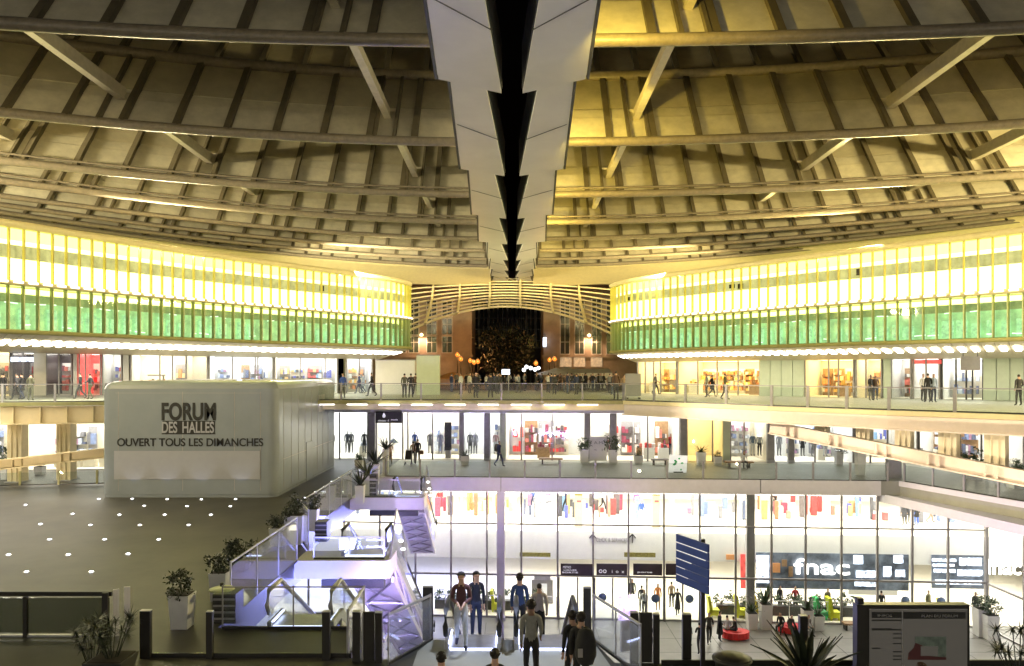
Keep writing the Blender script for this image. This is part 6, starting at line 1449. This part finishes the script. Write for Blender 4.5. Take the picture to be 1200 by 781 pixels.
for k in range(n):
    a, b = 2 * pi * k / n, 2 * pi * (k + 1) / n; zz = pz(513.5, Yp); r = .36
    q = [V((xx, Yp, zz)), V((xx + r * cos(a), Yp + r * sin(a), zz - .3)), V((xx + r * cos(b), Yp + r * sin(b), zz - .3))]
    MB().add(q + [p - V((0, 0, .02)) for p in q], [(0, 1, 2), (5, 4, 3), (1, 4, 5, 2), (0, 3, 4, 1), (2, 5, 3, 0)]).build('canopy_panel', cloth((.42, .58, .68)), t)
MB().tube([(xx, Yp, Z1 + 1.0), (xx, Yp, zz)], .015, 6).build('shaft', 'steel', t)
# mannequins in the middle level windows
def mannequin(label, px, top, legs, v=V1 + 1.0, z=Z1 + .35, zf=None):
    o = person(label, *W(ux(px, v), v)[:2], z, 'stand', top, legs, 0, 1.75, skin=MATS['white_wall'], hair=(.7, .7, .68)); o.name = 'mannequin'; o['category'] = 'mannequin'; return o
for px, a, b, lab in ((389, GREY, (.4, .38, .35), 'mannequin in grey jacket nearest the kiosk in the left fashion shop'), (407, (.12, .13, .16), GREY, 'left mannequin in dark jacket of the pair in the left fashion shop'), (411.5, (.2, .2, .22), GREY, 'right mannequin of the close pair in the left fashion shop'), (427, K2, GREY, 'mannequin in dark coat at the right end of the left fashion shop'),
                      (442, K2, GREY, 'mannequin in black coat left of the shop door'), (486, BLU, GREY, 'mannequin in blue jacket behind the shopper in black'), (504, GREY, (.4, .4, .4), 'mannequin in grey coat left of the thin mullion'), (516, (.25, .28, .38), (.3, .3, .33), 'mannequin in blue grey coat right of the thin mullion'), (551, GREY, GREY, 'mannequin in grey coat in the narrow white shop'), (557, (.4, .4, .42), GREY, 'mannequin in pale coat in the narrow white shop'),
                      (581, (.5, .3, .3), WHT, 'mannequin in pink top left of the backpacker'), (882, (.12, .17, .24), WHT, 'mannequin in blue jacket left of the pair by the bench'), (890, (.3, .32, .33), K2, 'mannequin in grey jacket right of the pair by the bench'), (913, (.35, .35, .37), GREY, 'mannequin in pale grey coat under the upper ramp beam'), (940.5, K2, GREY, 'mannequin in dark coat under the ramp beam'), (953, (.35, .35, .36), GREY, 'mannequin in grey coat right of the dark one under the ramp'), (967, RED, WHT, 'mannequin in red jacket under the ramp beam')):
    mannequin(lab, px, a, b)
for px, h in ((525, 2.4),):
    t = thing('display_board', 'tall dark display panel in the white fashion shop window', 'panel', W(ux(px, V1 + .8), V1 + .8, Z1)); fb('board', 'metal_dark', t, ux(521, V1 + .8), ux(529, V1 + .8), V1 + .8, V1 + .9, uz(525, 528, V1 + .8), uz(525, 495, V1 + .8)); fb('foot', 'metal_grey', t, ux(522, V1 + .8), ux(528, V1 + .8), V1 + .75, V1 + 1.1, Z1 + .04, uz(525, 528, V1 + .8))
# gallery behind the lower glass
def GP(label, px, py, top, legs, rz=0.0, pose='stand', h=1.72, z=Z2):
    Y = py_(py, z); return person(label, px_(px, Y), Y, z + .02, pose, top, legs, rz, h)
GP('gallery visitor in dark coat left of the pair at right', 1060, 616.5, K2, K, N_); GP('gallery visitor in dark coat with blue trousers at right', 1074, 616.5, K, BLU, N_); GP('gallery visitor walking right in black with bare legs', 1090, 613.5, K, (.4, .25, .18), E_, 'walk'); GP('gallery visitor close behind the left dark coat at right', 1063.5, 614, K2, K2, S)
GP('gallery visitor in blue behind the glass near the white band', 752, 613, BLU, WHT, .4, 'walk2', 1.6); GP('gallery visitor in navy left of the beige totem', 663, 600, NAVY, K, W_, 'walk'); GP('gallery visitor in white and black behind the glass', 706, 599, WHT, K, E_, 'walk'); GP('gallery visitor in blue trousers left of the white notice', 625, 596, BLU, NAVY, W_, 'walk2'); GP('gallery visitor in purple behind the glass', 746, 602, (.3, .12, .3), WHT, 0, 'stand'); GP('gallery visitor in red at left above the escalators', 515, 600, RED, RED, .6, 'walk2'); GP('gallery visitor in dark clothes at the orange shop', 908, 597, BRN, K, .6); GP('gallery visitor in grey right of the orange shop', 1005, 602, GREY, DEN, .6, 'walk2')
t = sign_board('notice_board', 'pale notice board with left arrows on the gallery', 628, 651, 581, 609, 3.2, 'white_wall', [('<- 4M', .5, .72, .6, .16), ('<- 111', .5, .42, .6, .14)], 'metal_dark')
for px, lab in ((678, 'beige totem with red stripes left of the blue gallery visitor'), (769, 'beige totem with red stripe right of the blue gallery visitor')):
    t = thing('totem', lab, 'totem', W(ux(px, 3.4), 3.4, Z2)); fb('body', 'beige', t, ux(px - 4.5, 3.4), ux(px + 4.5, 3.4), 3.4, 3.7, Z2 + .01, uz(px, 578, 3.4)); fb('stripe', 'poster_red', t, ux(px - 2, 3.38), ux(px + 3, 3.38), 3.36, 3.39, uz(px, 589, 3.38), uz(px, 586.5, 3.38)); fb('stripe', 'green_stripe', t, ux(px - 4.4, 3.38), ux(px + 4.4, 3.38), 3.36, 3.39, uz(px, 581, 3.38), uz(px, 579, 3.38))
# mall floor
M_ = Z3
PP('person in black with backpack walking away on the mall floor', 761.5, 768, M_, 'walk2', K, K2, N_, 1.76)
PP('child in dark clothes right of the lone dark post', 808.5, 757, M_, 'stand', K, K2, .5, 1.25)
PP('person in black left of the blue signpost pole', 820, 766.5, M_, 'walk2', K, K2, N_, 1.75)
PP('person with crossbody bag right of the blue signpost pole', 831, 755, M_, 'walk2', K2, K, S, 1.82)
PP('person in long black coat standing left of the red round seat', 843.5, 752, M_, 'stand2', K, K, E_, 1.78)
PP('person in white shirt seated on the red round seat', 853, 747, M_, 'sit', (.55, .55, .62), GREY, N_, 1.72)
PP('person in black seated on the red round seat', 862.5, 748, M_, 'sit', K, K, -2.2, 1.72)
PP('person in black leaning forward on the red bench', 915.5, 742, M_, 'sit', K, K2, -.7, 1.75)
PP('person with bare arms seated right on the red bench', 926, 744, M_, 'sit', K2, BRN, .2, 1.7)
PP('person in pale clothes seated behind the dark post', 946, 744, M_, 'sit', (.3, .25, .25), GREY, .3, 1.7)
PP('person in white skirt standing half behind the display screen', 1003.5, 767, M_, 'stand2', (.12, .05, .06), (.4, .38, .42), .5, 1.75)
for px, v, a, b, rz, lab, z in ((752, 1.5, K, K2, N_, 'person in black inside the middle door', 0), (755, .6, WHT, K2, S, 'person in white shirt coming through the middle door', 0), (771, 2, (.6, .2, .05), (.45, .3, .2), S, 'person in orange top inside the door with round sticker', 0), (787, 2.5, TAN, K, N_, 'person in tan at the back of the right door', 0), (794, 1.0, K, K2, N_, 'person in long black coat at the right door', 0), (741, 3, K2, K, S, 'person in dark clothes inside beside the door post', 0),
                             (970, 1.7, (.18, .16, .12), OLV, .3, 'man in khaki with pale cap behind the green armchairs', 0), (1088, 1.6, (.2, .2, .12), OLV, .5, 'person in olive inside above the display screen', 0), (1033, 1.3, K, K, N_, 'person in black inside just above the screen', 0), (1143, 1.4, K, K, .2, 'person in black at the right end of the hall', 0), (914, 2.1, K, K2, .4, 'person in black left of the big letters', 0), (932, 2.0, RED, K2, .1, 'person in red below the big letters', 0)):
    p = W(ux(px, v), v, Z3 + .03); person(lab, p.x, p.y, p.z, 'walk2' if v < 1.2 else 'stand', a, b, rz, 1.76)
# escalator landing in the foreground
PP('man in dark checked shirt and pale jeans stepping off the left escalator', 540.5, 759.5, Z1, 'phone', (.10, .045, .05), (.50, .54, .62), .05, 1.80, detail=True, shoe=(.05, .05, .08))
person('woman in black behind the man in checked shirt on the left escalator', px_(558, 19.3), 19.3, Z1 - .15, 'stand', (.02, .022, .04), (.03, .04, .09), .2, 1.66, detail=True)
person('man in grey shirt and black trousers walking to the right escalator', px_(622.5, 15.9), 15.9, Z1 + .01, 'walk', (.22, .22, .20), (.015, .015, .017), N_, 1.80, detail=True, skin=SKIN2)
person('person in blue jacket descending on the right escalator', px_(609, 19.6), 19.6, Z1 - .35, 'stand', (.04, .07, .16), K, N_, 1.74, detail=True)
person('person in pale top descending beside the blue jacket', px_(632, 20.4), 20.4, Z1 - .75, 'stand', (.5, .45, .42), K, N_, 1.7)
person('person in black cap beside the backpack carrier at right', px_(671, 15.6), 15.6, Z1 + .01, 'stand2', K, K, N_ + .3, 1.66, detail=True)
person('person in black with a large black backpack at the right of the landing', px_(681, 15.2), 15.2, Z1 + .01, 'stand', K, K, N_ - .2, 1.76, detail=True)
t = thing('backpack', 'large black backpack with pale patch on the foreground walker', 'backpack', (px_(686, 14.9), 14.9, Z1 + 1.1)); mb = MB(); mb.lathe([(0, .34), (.14, .3), (.2, .1), (.21, -.18), (.15, -.33), (0, -.35)], (px_(687, 14.85), 14.95, Z1 + 1.18), 12); mb.build('bag', cloth(K), t); blk('patch', 'metal_grey', t, (px_(680, 14.75), 14.73, Z1 + 1.12), (.09, .03, .16)); MB().tube([(px_(684, 14.9), 15.0, Z1 + 1.48), (px_(682, 15.2), 15.1, Z1 + 1.5)], .025, 6).build('strap', cloth(K2), t)
person('person in dark top in the bottom foreground holding something up', px_(580, 13.6), 13.6, Z1 + .01, 'phone', (.03, .025, .025), K, N_, 1.60, detail=True)
person('dark haired head at the bottom edge left of the landing', px_(517, 13.4), 13.4, Z1 + .01, 'stand', K, K, N_, 1.62, detail=True)
person('person with brown hair in front of the display screen', px_(1080, 12.9), 12.9, Z1 + .01, 'stand', K2, K, N_, 1.62, detail=True, hair=(.06, .03, .02))
